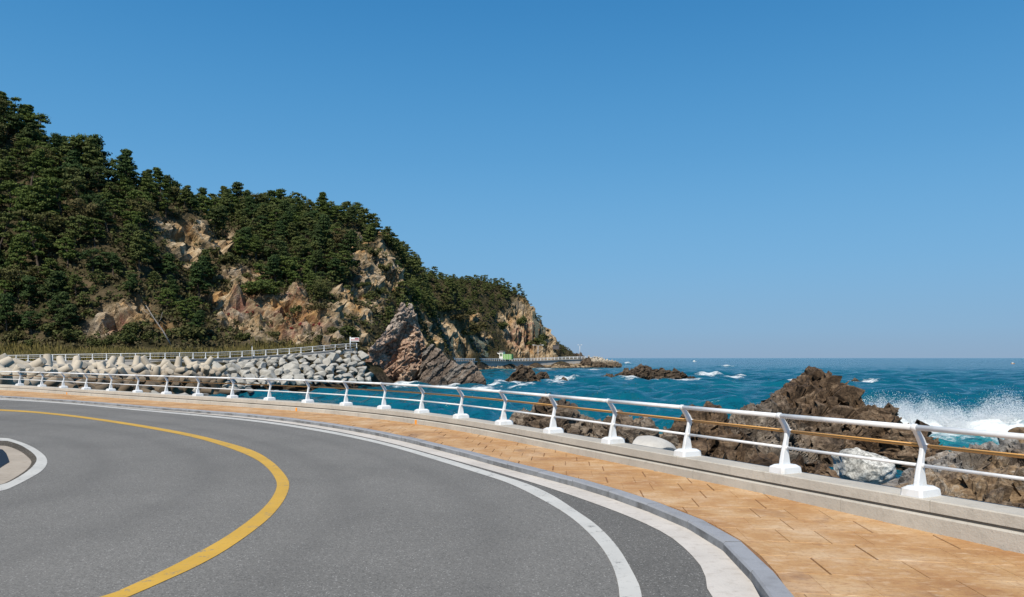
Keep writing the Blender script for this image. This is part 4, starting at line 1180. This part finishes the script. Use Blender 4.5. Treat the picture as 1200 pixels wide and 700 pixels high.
ridge('sea_rock', [(622, 447, 172), (628, 440, 172), (634, 436.5, 172), (640, 436, 172), (643, 440, 172), (645, 447, 172)], 'small brown rock just behind the jagged sea rock', 'dark_rock', .15, .6, .5, ((1.0, .3), (.5, .15)), None, SEA - .8, 19, jag=.15)
ridge('sea_rock', [(649, 452, 160), (655, 445, 160), (660, 441.5, 160), (664, 444, 160), (667, 452, 160)], 'small pointed rock awash between the jagged rock and the reef', 'dark_rock', .12, .6, .5, ((.9, .3), (.4, .12)), None, SEA - .8, 21, jag=.1)
ridge('sea_rock', [(993, 451.5, 165), (998, 446, 165), (1001, 442.5, 165), (1005, 444, 165), (1007, 447, 165), (1011, 451, 165)], 'tiny rock in the surf right of the big brown rock', 'dark_rock', .1, .6, .5, ((.8, .25), (.4, .1)), None, SEA - .8, 25, jag=.08)
ridge('sea_rock', [(334, 471, 101), (340, 466.5, 101), (346, 464.3, 101), (351, 465.4, 101), (358, 471, 101)], 'small brown rock awash near the rubble slope', 'dark_rock', .1, .7, .5, ((.8, .2), (.4, .1)), None, SEA - .8, 27, jag=.06)
ridge('sea_rock', [(671, 432, 404), (677, 428, 404), (681, 424, 404), (686, 419.5, 404), (689, 418, 404), (692, 421, 404), (694, 425, 404), (700, 424, 404), (706, 426, 404), (712, 429, 404), (716, 432.5, 404)], 'dark pointed rock in front of the far breakwater tip', 'dark_rock', .45, .6, .5, ((2.5, .7), (1.0, .3)), None, SEA - 1, 29, jag=.3)
ridge('sea_rock', [(660, 420, 425), (666, 416, 425), (672, 414, 425), (678, 415, 425), (681, 412, 425), (684, 417, 425), (688, 421, 425)], 'far brown rock behind the white rail of the headland road', 'dark_rock', .45, .6, .5, ((2.5, .6), (1.0, .3)), None, 0, 31, jag=.3)
# big craggy rock behind the rail
big_tone = lambda P, Pl: np.clip(.9 - np.abs(P[:, 0] - 11.5) / 4.5, 0, .8) * (P[:, 2] < .3)
ridge('sea_rock', [(812, 560, 33), (828, 523, 34), (845, 503, 35), (858, 490, 37), (872, 478, 38), (884, 474, 39), (893, 471, 40), (905, 462, 42), (916, 458, 43), (927, 450, 45), (936, 443, 46), (944, 436, 46.5), (950, 431, 46.5), (955, 433.5, 46.5), (962, 436, 46.5), (968, 444, 46.5), (976, 451, 46.5), (988, 459, 46.5), (996, 462, 46), (1005, 474, 46), (1013, 478, 46), (1018, 489, 46), (1022, 488, 46), (1032, 485, 46), (1047, 487, 46), (1049, 503, 46), (1070, 506, 45.5), (1085, 513, 45), (1096, 522, 44.5), (1104, 536, 44)],
      'big craggy brown rock with a pointed top behind the guard rail', 'brown_rock', .085, 2.4, .8, ((2.2, .42), (.85, .30), (.36, .14)), None, SEA - 1, 41, big_tone, .35, jag=.12, expo=.85)
ridge('sea_rock', [(768, 545, 27), (780, 510, 28), (796, 490, 29), (806, 477, 30), (816, 474.5, 30), (830, 475, 30), (842, 477, 30), (847, 486, 30), (851, 497, 30), (862, 512, 29.5), (885, 545, 29)],
      'brown hump of rock left of the big pointed rock', 'brown_rock', .08, 1.5, .6, ((1.5, .28), (.65, .22), (.3, .1)), None, SEA - .6, 43, lambda P, Pl: np.zeros(len(P)), .3, jag=.1, expo=.9)
ridge('sea_rock', [(560, 515, 31), (575, 497, 32), (590, 490, 32), (603, 482, 32), (617, 476, 31.5), (630, 477, 31), (643, 463, 30.5), (651, 461, 30), (656, 466, 30), (663, 471, 30), (671, 477, 30), (680, 489, 30), (692, 490, 29.5), (702, 494, 29), (714, 489, 28), (724, 490, 28), (735, 490, 27.5), (748, 494, 27.5), (757, 493, 27), (766, 502, 27), (780, 498, 27), (792, 505, 27), (805, 520, 27), (815, 540, 27)],
      'jagged grey-brown outcrop left of the pale dome, behind the rail', 'brown_rock', .08, 1.2, .6, ((1.2, .26), (.5, .2), (.25, .09)), None, SEA - .6, 45, lambda P, Pl: .45 + .3 * fbm(Pl, 2, 3), .3, jag=.13, expo=.9)
ridge('sea_rock', [(1030, 580, 24), (1052, 565, 25), (1070, 556, 26), (1084, 548, 27), (1100, 541, 28), (1115, 531, 29), (1128, 527, 29.5), (1142, 520, 30), (1155, 517, 30), (1175, 516, 30), (1190, 510, 30), (1204, 505, 30), (1240, 500, 30), (1290, 505, 30), (1340, 540, 28)],
      'broken grey and rusty brown shore rock at the right edge', 'right_rock', .065, 2.6, .6, ((1.0, .30), (.45, .2), (.2, .08)), None, SEA - .3, 47, lambda P, Pl: np.clip(.5 + 1.1 * fbm(Pl * .5, 3, 8), 0, 1), .3, jag=.1, expo=.8)
ridge('sea_rock', [(980, 600, 17), (1010, 585, 17.5), (1045, 570, 18), (1065, 560, 18.3), (1085, 556, 18.5), (1110, 556, 18.5), (1135, 552, 18.5), (1160, 556, 18.5), (1190, 548, 18.5), (1230, 550, 18), (1290, 560, 17.5), (1340, 590, 17)],
      'rusty brown rubble of rock close behind the wall at right', 'right_rock', .055, 2.6, .5, ((.85, .28), (.38, .17), (.18, .07)), None, SEA + .6, 49, lambda P, Pl: np.clip(.35 + 1.1 * fbm(Pl * .6, 3, 18), 0, 1), .3, jag=.08, expo=.8)
ridge('sea_rock', [(815, 575, 18), (840, 556, 19), (868, 545, 20), (895, 538, 20.5), (915, 541, 20.5), (945, 540, 20), (968, 541, 19), (990, 545, 18.5), (1022, 566, 18)],
      'low dark brown rock close behind the wall at the foot of the big rock', 'brown_rock', .06, 1.6, .6, ((.9, .25), (.4, .16), (.18, .06)), None, SEA + .2, 53, lambda P, Pl: np.zeros(len(P)), .3, jag=.1, expo=.85)
# boulders close behind the wall
wb = link('white_boulder', stone_mesh(901, 5, (.70, .55, .40), .22, 'white_boulder', 12)); wb.location = at(1010, 548, 15.2); wb.rotation_euler = (.1, -.05, .5)
tag(wb, 'large whitish weathered boulder behind the rail, left of the right post', 'boulder')
pd = link('pale_block', stone_mesh(905, 5, (.62, .6, .34), .04, 'pale_boulder', 3)); pd.location = at(762, 529, 17.2); pd.rotation_euler = (0, .12, .2)
tag(pd, 'smooth pale dome of concrete peeping over the sea wall', 'block')
wd = link('shore_boulder', stone_mesh(912, 4, (.5, .4, .34), .3, 'right_rock', 10)); wd.location = at(1203, 512, 30); wd.scale = (1.3,) * 3
tag(wd, 'grey boulder cut by the right edge beside the breaking wave', 'boulder')
for px, py, Y in ((1147, 582, 15), (1148.5, 586, 15)):
    pass

# ------------------------------------------------------------------ headland road, hut and lamps
hw = np.array([at(*q) for q in hw_px])
hw = smooth(hw, 1.0, 2)
sw2 = tag(empty('sea_wall'), 'distant grey sea wall of the headland road above tan boulders', 'sea wall')
sweep('wall_face', hw, [(-.3, -2.6), (.3, -2.6), (.3, 0), (-.3, 0)], M['far_wall'], sw2)
sweep('coping', hw, [(-.8, 0), (.4, 0), (.4, .35), (-.8, .35)], M['far_wall'], sw2)
tag(mk('headland_road', *sweep_data(hw, [(.3, -.4), (7, -.4), (7, .05), (.3, .05)]), M['gutter']), kind='structure')
g3 = tag(empty('guard_rail'), 'far white railing of the headland road below the green hut', 'guard rail')
HP = resample(hw, 2.4); hp = None
for i in range(len(HP)):
    if hp is None: hp = box('post', (-.14, .14, -.1, .1, .3, 1.45), M['white_metal'], g3); p_ = hp
    else: p_ = hp.copy(); COL.objects.link(p_); p_.parent = g3
    p_.location = HP[i]
for z in (1.45, .95): tube('rail', HP + [0, 0, z], .11, M['white_metal'], g3, 6)
gp_ = tag(empty('gate_post', at(531, 423.8, 304)), 'square white pillar at the left end of the far railing', 'pillar')
box('shaft', (-.5, .5, -.4, .4, -.5, 1.3), M['white'], gp_); box('cap', (-.62, .62, -.5, .5, 1.3, 1.6), M['white'], gp_)
# rubble below the headland wall
VV, QQ, o_ = [], [], 0
sv = []
for k in range(6):
    me = stone_mesh(700 + k, 2, (1, .8, .65)); v = np.empty(len(me.vertices) * 3); me.vertices.foreach_get('co', v); f = np.empty(len(me.loops), int); me.loops.foreach_get('vertex_index', f)
    sv.append((v.reshape(-1, 3), f.reshape(-1, 3)))
for _ in range(420):
    i = int(rg5.integers(len(hw))); t = rg5.random(); v, f = sv[int(rg5.integers(6))]
    p = hw[i] + np.array([rg5.normal() * .5, -.8 - 6 * t, -2.4 - 1.7 * t]); s = rg5.uniform(.5, 1.25)
    VV.append(v * s + p); QQ.append(f + o_); o_ += len(v)
M['tan'] = rock_mat('tan_shore_boulders', ((.3, (.16, .11, .065)), (.5, (.32, .24, .15)), (.7, (.46, .38, .27))), None, .5, .6, SEA + .3)
tag(link('shore_rubble', mesh_np('shore_rubble', np.vstack(VV), np.vstack(QQ), M['tan'])), 'tan boulders heaped along the foot of the distant sea wall', 'rubble', kind='stuff')
# breakwater tip: small pale blocks
VV, QQ, o_ = [], [], 0
tv = np.empty(len(tme.vertices) * 3); tme.vertices.foreach_get('co', tv); tv = tv.reshape(-1, 3)
bm = bmesh.new(); bmesh.ops.create_icosphere(bm, subdivisions=3, radius=1); lowd = np.array([v.co[:] for v in bm.verts]); lowf = np.array([[v.index for v in f.verts] for f in bm.faces]); bm.free()
legs = np.array([(0, 0, 1), (.9428, 0, -.3333), (-.4714, .8165, -.3333), (-.4714, -.8165, -.3333)])
bb = np.full(len(lowd), .5)
for l in legs:
    c = lowd @ l; s = np.sqrt(np.clip(1 - c * c, 0, 1)); bb = np.maximum(bb, np.where(c > .05, np.minimum(1.5 / np.maximum(c, 1e-3), .5 / np.maximum(s + .1 * c, 1e-3)), 0))
lowt = lowd * bb[:, None]
for _ in range(150):
    x = rg5.uniform(690, 727); top = np.interp(x, [690, 697, 710, 722, 728], [417.5, 418, 421.5, 424, 428]); y = rg5.uniform(top + 1, 429.5)
    p = at(x, y, 412 - (y - top) * .8); a = Matrix.Rotation(rg5.uniform(0, 6), 3, 'Z') @ Matrix.Rotation(rg5.uniform(0, 3), 3, 'X')
    VV.append(lowt @ np.array(a).T * .85 + p); QQ.append(lowf + o_); o_ += len(lowt)
tag(link('breakwater_blocks', mesh_np('breakwater_blocks', np.vstack(VV), np.vstack(QQ), M['tetra'])), 'pale concrete blocks piled at the far breakwater tip', 'breakwater', kind='stuff')
# hut
hb = at(591, 420.6, 367.5); hut = tag(empty('hut', hb), 'small green and white hut with dark roof on the headland road', 'hut')
hut.rotation_euler = (0, 0, -.45); hut.scale = (.82,) * 3
box('wall', (-2.6, -.2, -1.4, 1.4, -.4, 3.9), M['white'], hut)
rf = mk('roof', [(-2.9, -1.7, 3.9), (.1, -1.7, 3.9), (.1, 1.7, 3.9), (-2.9, 1.7, 3.9), (-2.5, -1.2, 4.7), (-.3, -1.2, 4.7), (-.3, 1.2, 4.7), (-2.5, 1.2, 4.7)], box_data(0, 1, 0, 1, 0, 1)[1], M['roof'], hut)
for x0 in (-2.2, -1.3):
    w_ = box('window', (x0, x0 + .7, -1.46, -1.405, 1.4, 3.1), M['green'], hut); box('pane', (x0 + .1, x0 + .6, -1.5, -1.465, 1.5, 3.0), M['dark'], w_)
box('side_panel', (-.19, 5.2, -1.2, 1.3, -.4, 2.7), M['green'], hut)
for k in range(5): box('rib', (.6 + k * 1.05, .75 + k * 1.05, -1.28, -1.205, -.4, 2.75), M['white'], hut)
mk('awning', [(-4.2, -1.3, 3.3), (-2.61, -1.3, 2.5), (-2.61, 1.3, 2.5), (-4.2, 1.3, 3.3), (-4.2, -1.3, 3.45), (-2.61, -1.3, 2.65), (-2.61, 1.3, 2.65), (-4.2, 1.3, 3.45)], box_data(0, 1, 0, 1, 0, 1)[1], M['white'], hut)
def lamp(px, py, Y, h, label, arms=(-1.8, 1.8)):
    l = tag(empty('street_lamp', at(px, py, Y)), label, 'street lamp')
    tube('pole', [(0, 0, 0), (0, 0, h)], .13, M['steel'], l, 6)
    for a in arms:
        tube('arm', [(0, 0, h - .1), (a * .5, 0, h + .35), (a, 0, h + .45)], .08, M['steel'], l, 6)
        box('lamp_head', (min(a, a * 1.6), max(a, a * 1.6), -.25, .25, h + .3, h + .58), M['white'], l)
    return l
lamp(630.5, 420, 397, 6.4, 'double-armed street lamp in front of the headland cliff')
lamp(679.5, 420, 404, 6.6, 'slim pole lamp on the headland road before the breakwater', (-.7, .7))
bx = tag(empty('signal_box', at(651.3, 409.5, 402)), 'dark square box on the cliff end above the headland road', 'box')
box('body', (-1.6, 1.6, -1.2, 1.2, 0, 2.0), M['roof'], bx); box('lid', (-1.75, 1.75, -1.35, 1.35, 2.0, 2.25), M['roof'], bx)

# rockfall nets hung on the slope
def net(discs, label):
    V, Fc = [], []
    for x0, x1, y0, y1 in discs:
        nx, ny = int((x1 - x0) / 1.4) + 2, int((y1 - y0) / 1.4) + 2; g_ = {}
        for i in range(nx):
            for j in range(ny):
                h = cast(x0 + (x1 - x0) * i / (nx - 1), y0 + (y1 - y0) * j / (ny - 1), bvh)
                if h is not None and h[2] > 1:
                    g_[i, j] = h - np.array([0, .45, -.1])
        best = []                                                       # keep the one connected sheet
        left = set(g_)
        while left:
            st_ = [left.pop()]; comp = [st_[0]]
            while st_:
                i, j = st_.pop()
                for di, dj in ((1, 0), (0, 1), (1, 1), (-1, 0), (0, -1), (-1, -1)):
                    q_ = (i + di, j + dj)
                    if q_ in left and np.linalg.norm(g_[q_] - g_[i, j]) <= 7: left.remove(q_); st_.append(q_); comp.append(q_)
            if len(comp) > len(best): best = comp
        g_ = {k: g_[k] for k in best}
        for (i, j), a in g_.items():                                # ropes between knots
            for di, dj in ((1, 0), (0, 1), (1, 1)):
                b = g_.get((i + di, j + dj))
                if b is None or np.linalg.norm(b - a) > 7: continue
                v, f = tube_data([a, b], .075, 3); k = len(V); V += v; Fc += [tuple(k + q for q in z_) for z_ in f]
    if V: tag(mk('rockfall_net', V, Fc, M['net']), label, 'net')
net([(519, 531, 396, 419)], 'teal rockfall net on the slope right of the pointed rock')
net([(556, 572, 396, 419)], 'teal rockfall net draped over the slope left of the green hut')
net([(624, 639, 365, 400)], 'teal rockfall net over the seaward end of the headland cliff')

# ------------------------------------------------------------------ sea
rr = [5.0]
while rr[-1] < 18: rr.append(rr[-1] * 1.03)
while rr[-1] < 900: rr.append(rr[-1] * 1.0085)
while rr[-1] < 60000: rr.append(rr[-1] * 1.06)
rr = np.array(rr); th = np.radians(np.r_[np.linspace(-80, -38, 60)[:-1], np.linspace(-38, 38, 420), np.linspace(38, 88, 70)[1:]])
RR, TH = np.meshgrid(rr, th, indexing='ij')
SX, SY = RR * np.sin(TH), RR * np.cos(TH)
cellw = np.maximum(RR * .0085, RR * np.gradient(th)[None])
SZ = np.zeros_like(SX); rg7 = np.random.default_rng(5)
for k in range(60):
    lam = .9 * (16 / .9) ** rg7.random(); d = math.radians(250) + rg7.normal() * .55
    kx, ky = math.cos(d) * 2 * math.pi / lam, math.sin(d) * 2 * math.pi / lam
    ph = kx * SX + ky * SY + rg7.uniform(0, 6.28)
    fade = np.clip((lam / cellw - 2.5) / 2, 0, 1)
    SZ += fade * .021 * lam ** .78 * (np.sin(ph) + .3 * np.sin(2 * ph + .6))
foam = np.zeros_like(SX); shal = np.zeros_like(SX)
def breaker(px, py, wpx, hgt, depth=None, fo=1.0, ry=None, tilt=0):
    Y = (EYE - SEA) * F / (py - HY); X = (px - CX) / F * Y; rx = wpx / F * Y / 2; ry = ry or max(1.6, Y * .018)
    u = (SX - X) / rx; v = (SY - Y - tilt * (SX - X)) / ry
    g_ = np.exp(-u ** 2 * 1.2 - v ** 2)
    global SZ, foam
    SZ = SZ + hgt * g_ * (1 + .35 * np.sin(SX * 1.9 / max(1, rx * .2)))
    foam = np.maximum(foam, fo * np.exp(-u ** 2 * .9 - (v * .75) ** 2))
for b_ in ((735, 427.5, 13, 2.0), (852, 430.5, 26, 1.0), (833, 442, 55, 1.2), (862, 444, 40, .7), (700, 447.5, 50, .5), (742, 447, 45, .5), (800, 447, 60, .3), (662, 447, 50, .55), (640, 445, 30, .7), (575, 453, 40, .5), (600, 452, 40, .4), (560, 457, 60, .25), (440, 455, 60, .45), (475, 455, 70, .4), (525, 455, 70, .4), (575, 455, 50, .45), (715, 448, 40, .6), (775, 448, 40, .4), (590, 452, 36, .5), (625, 454, 40, .4), (652, 449, 40, .5),
           (880, 443, 50, .4), (930, 450, 40, .4), (985, 448, 36, .4), (1016, 448.5, 40, .4), (1190, 424, 8, .6), (690, 434, 40, .4), (600, 434, 40, .3), (565, 433, 25, .3), (640, 433, 30, .3), (655, 452, 40, .3), (610, 455, 50, .2), (325, 464, 40, .15, None, .8), (270, 464, 40, .12, None, .8), (392, 453.5, 30, .3)): breaker(*b_)
# surf of the breaking wave behind the rocks at right
Xs, Ys = 30.0, 51.0
g_ = np.exp(-((SX - 29) / 6.5) ** 4 - ((SY - 51) / 5.0) ** 2); foam = np.maximum(foam, 1.15 * g_)
foam = np.maximum(foam, .92 * np.exp(-((SX - 33) / 9) ** 2 - ((SY - 47) / 5.5) ** 2))
foam = np.maximum(foam, .72 * np.exp(-((SX - 21) / 4) ** 2 - ((SY - 41) / 2.2) ** 2))
shal = np.maximum(shal, np.exp(-((SX - 31) / 11) ** 2 - ((SY - 47) / 10) ** 2))
shal = np.maximum(shal, .9 * np.exp(-((SX - 12.3) / 2.5) ** 2 - ((SY - 49) / 5) ** 2))
shal = np.maximum(shal, .8 * np.exp(-((SX - 7) / 2.5) ** 2 - ((SY - 38) / 4) ** 2)); foam = np.maximum(foam, .62 * np.exp(-((SX - 12) / 3) ** 2 - ((SY - 50) / 5) ** 2))
fn = fbm(np.c_[SX.ravel() * .9, SY.ravel() * .9, np.zeros(SX.size)], 3, 4).reshape(SX.shape) if False else np.sin(SX * 2.3 + np.sin(SY * 1.7)) * .3 + np.sin(SX * 5.1 + SY * 2) * .15
SZ += (1.6 + fn) * np.exp(-((SX - 33) / 2.6) ** 2 - ((SY - 51) / 1.6) ** 2) + (1.2 + fn) * np.exp(-((SX - 27) / 3.6) ** 2 - ((SY - 51.5) / 1.6) ** 2)
me = mesh_np('sea', np.c_[SX.ravel(), SY.ravel(), SZ.ravel() + SEA], grid_faces(len(rr), len(th))[:, ::-1], M['sea'], True)
attr(me, 'foam', foam.ravel()); attr(me, 'shallow', np.clip(shal, 0, 1).ravel())
tag(link('sea', me), kind='structure')

# spray: tiny flecks of water, dense near the base and thinning upward
def spray(name, plumes, label, seed, size=(.02, .06)):
    r = np.random.default_rng(seed); P = []
    for X, Y, rx, ry, h, n in plumes:
        t = r.random(n) ** 1.9
        ang = r.random(n) * 6.28; rad = np.sqrt(r.random(n))
        clump = .5 + .5 * np.sin(ang * 5 + X) * r.random(n)
        z = h * t * (1 - .5 * rad ** 2) * (.55 + .6 * clump)
        P.append(np.c_[X + rx * rad * np.cos(ang) * (1 + .3 * t) + r.normal(size=n) * .1, Y + ry * rad * np.sin(ang), SEA - .1 + z])
    P = np.vstack(P); n = len(P)
    a = r.normal(size=(n, 3)); a /= np.linalg.norm(a, axis=1)[:, None]; b = np.cross(a, r.normal(size=(n, 3))); b /= np.linalg.norm(b, axis=1)[:, None]
    s = r.uniform(*size, n)[:, None]
    V = np.stack([P + a * s, P - a * s * .5 + b * s * .87, P - a * s * .5 - b * s * .87], 1).reshape(-1, 3)
    return tag(link(name, mesh_np(name, V, np.arange(n * 3).reshape(-1, 3), M['spray'])), label, 'spray', kind='stuff')
spray('spray', [(25.0, 51.5, 2.0, .9, 3.1, 60000), (27.6, 51.8, 2.4, .9, 2.9, 80000), (30.2, 51.6, 2.2, .9, 2.3, 52000), (33.0, 51.4, 1.9, .9, 3.3, 70000), (35.2, 51, 2.2, .8, 1.7, 30000), (23.6, 51.5, 1.2, .8, 2.3, 16000), (26.5, 51.3, 2.8, .9, 1.25, 50000), (30.5, 51.2, 3.0, .9, 1.2, 50000), (33.4, 51.1, 2.0, .9, 1.9, 46000), (29.5, 51, 7.5, 1.5, 3.5, 5000)], 'white spray thrown up by the wave breaking at right', 71, (.012, .031))
for X, Y, h, n in ((0, 0, 0, 0),): pass

# boats, leaf
def boat(px, py, s, label, hull, cabin):
    Y = (EYE - SEA) * F / (py - HY); X = (px - CX) / F * Y
    b = tag(empty('fishing_boat', (X, Y, SEA)), label, 'boat'); b.scale = (s, s, s)
    V = [(-4, -1, .9), (2.6, -1.2, 1.0), (4.4, 0, 1.5), (2.6, 1.2, 1.0), (-4, 1, .9), (-3.7, -.6, -.4), (2.4, -.7, -.4), (3.4, 0, -.4), (2.4, .7, -.4), (-3.7, .6, -.4)]
    mk('hull', V, [(0, 1, 2, 3, 4)[::-1], (5, 6, 7, 8, 9)] + [(i, (i + 1) % 5, 5 + (i + 1) % 5, 5 + i) for i in range(5)], M[hull], b)
    box('cabin', (-2.4, .2, -.8, .8, .95, 2.9), M[cabin], b); box('window', (.21, .26, -.6, .6, 1.8, 2.5), M['dark'], b)
    tube('mast', [(.9, 0, .9), (.9, 0, 4.2)], .09, M['white'], b, 5)
boat(814, 424.2, .7, 'tiny white fishing boat far out near the horizon', 'white', 'white')
boat(1187, 426.6, .42, 'tiny white and orange boat far out at the right', 'orange', 'white')
lp = gp(859, 652, .02)
lf = mk('fallen_leaf', [(-.03, 0, .004), (0, -.02, .012), (.035, 0, .02), (.02, .022, .03), (-.012, .025, .012), (0, 0, .006), (.01, -.03, .03)], [(0, 1, 5), (1, 2, 5), (2, 3, 5), (3, 4, 5), (4, 0, 5), (1, 6, 2)], M['red'])
lf.location = (*lp, .006); lf.rotation_euler = (0, 0, .6); lf.scale = (1.3,) * 3
tag(lf, 'small red leaf lying in the gutter against the kerb', 'leaf')
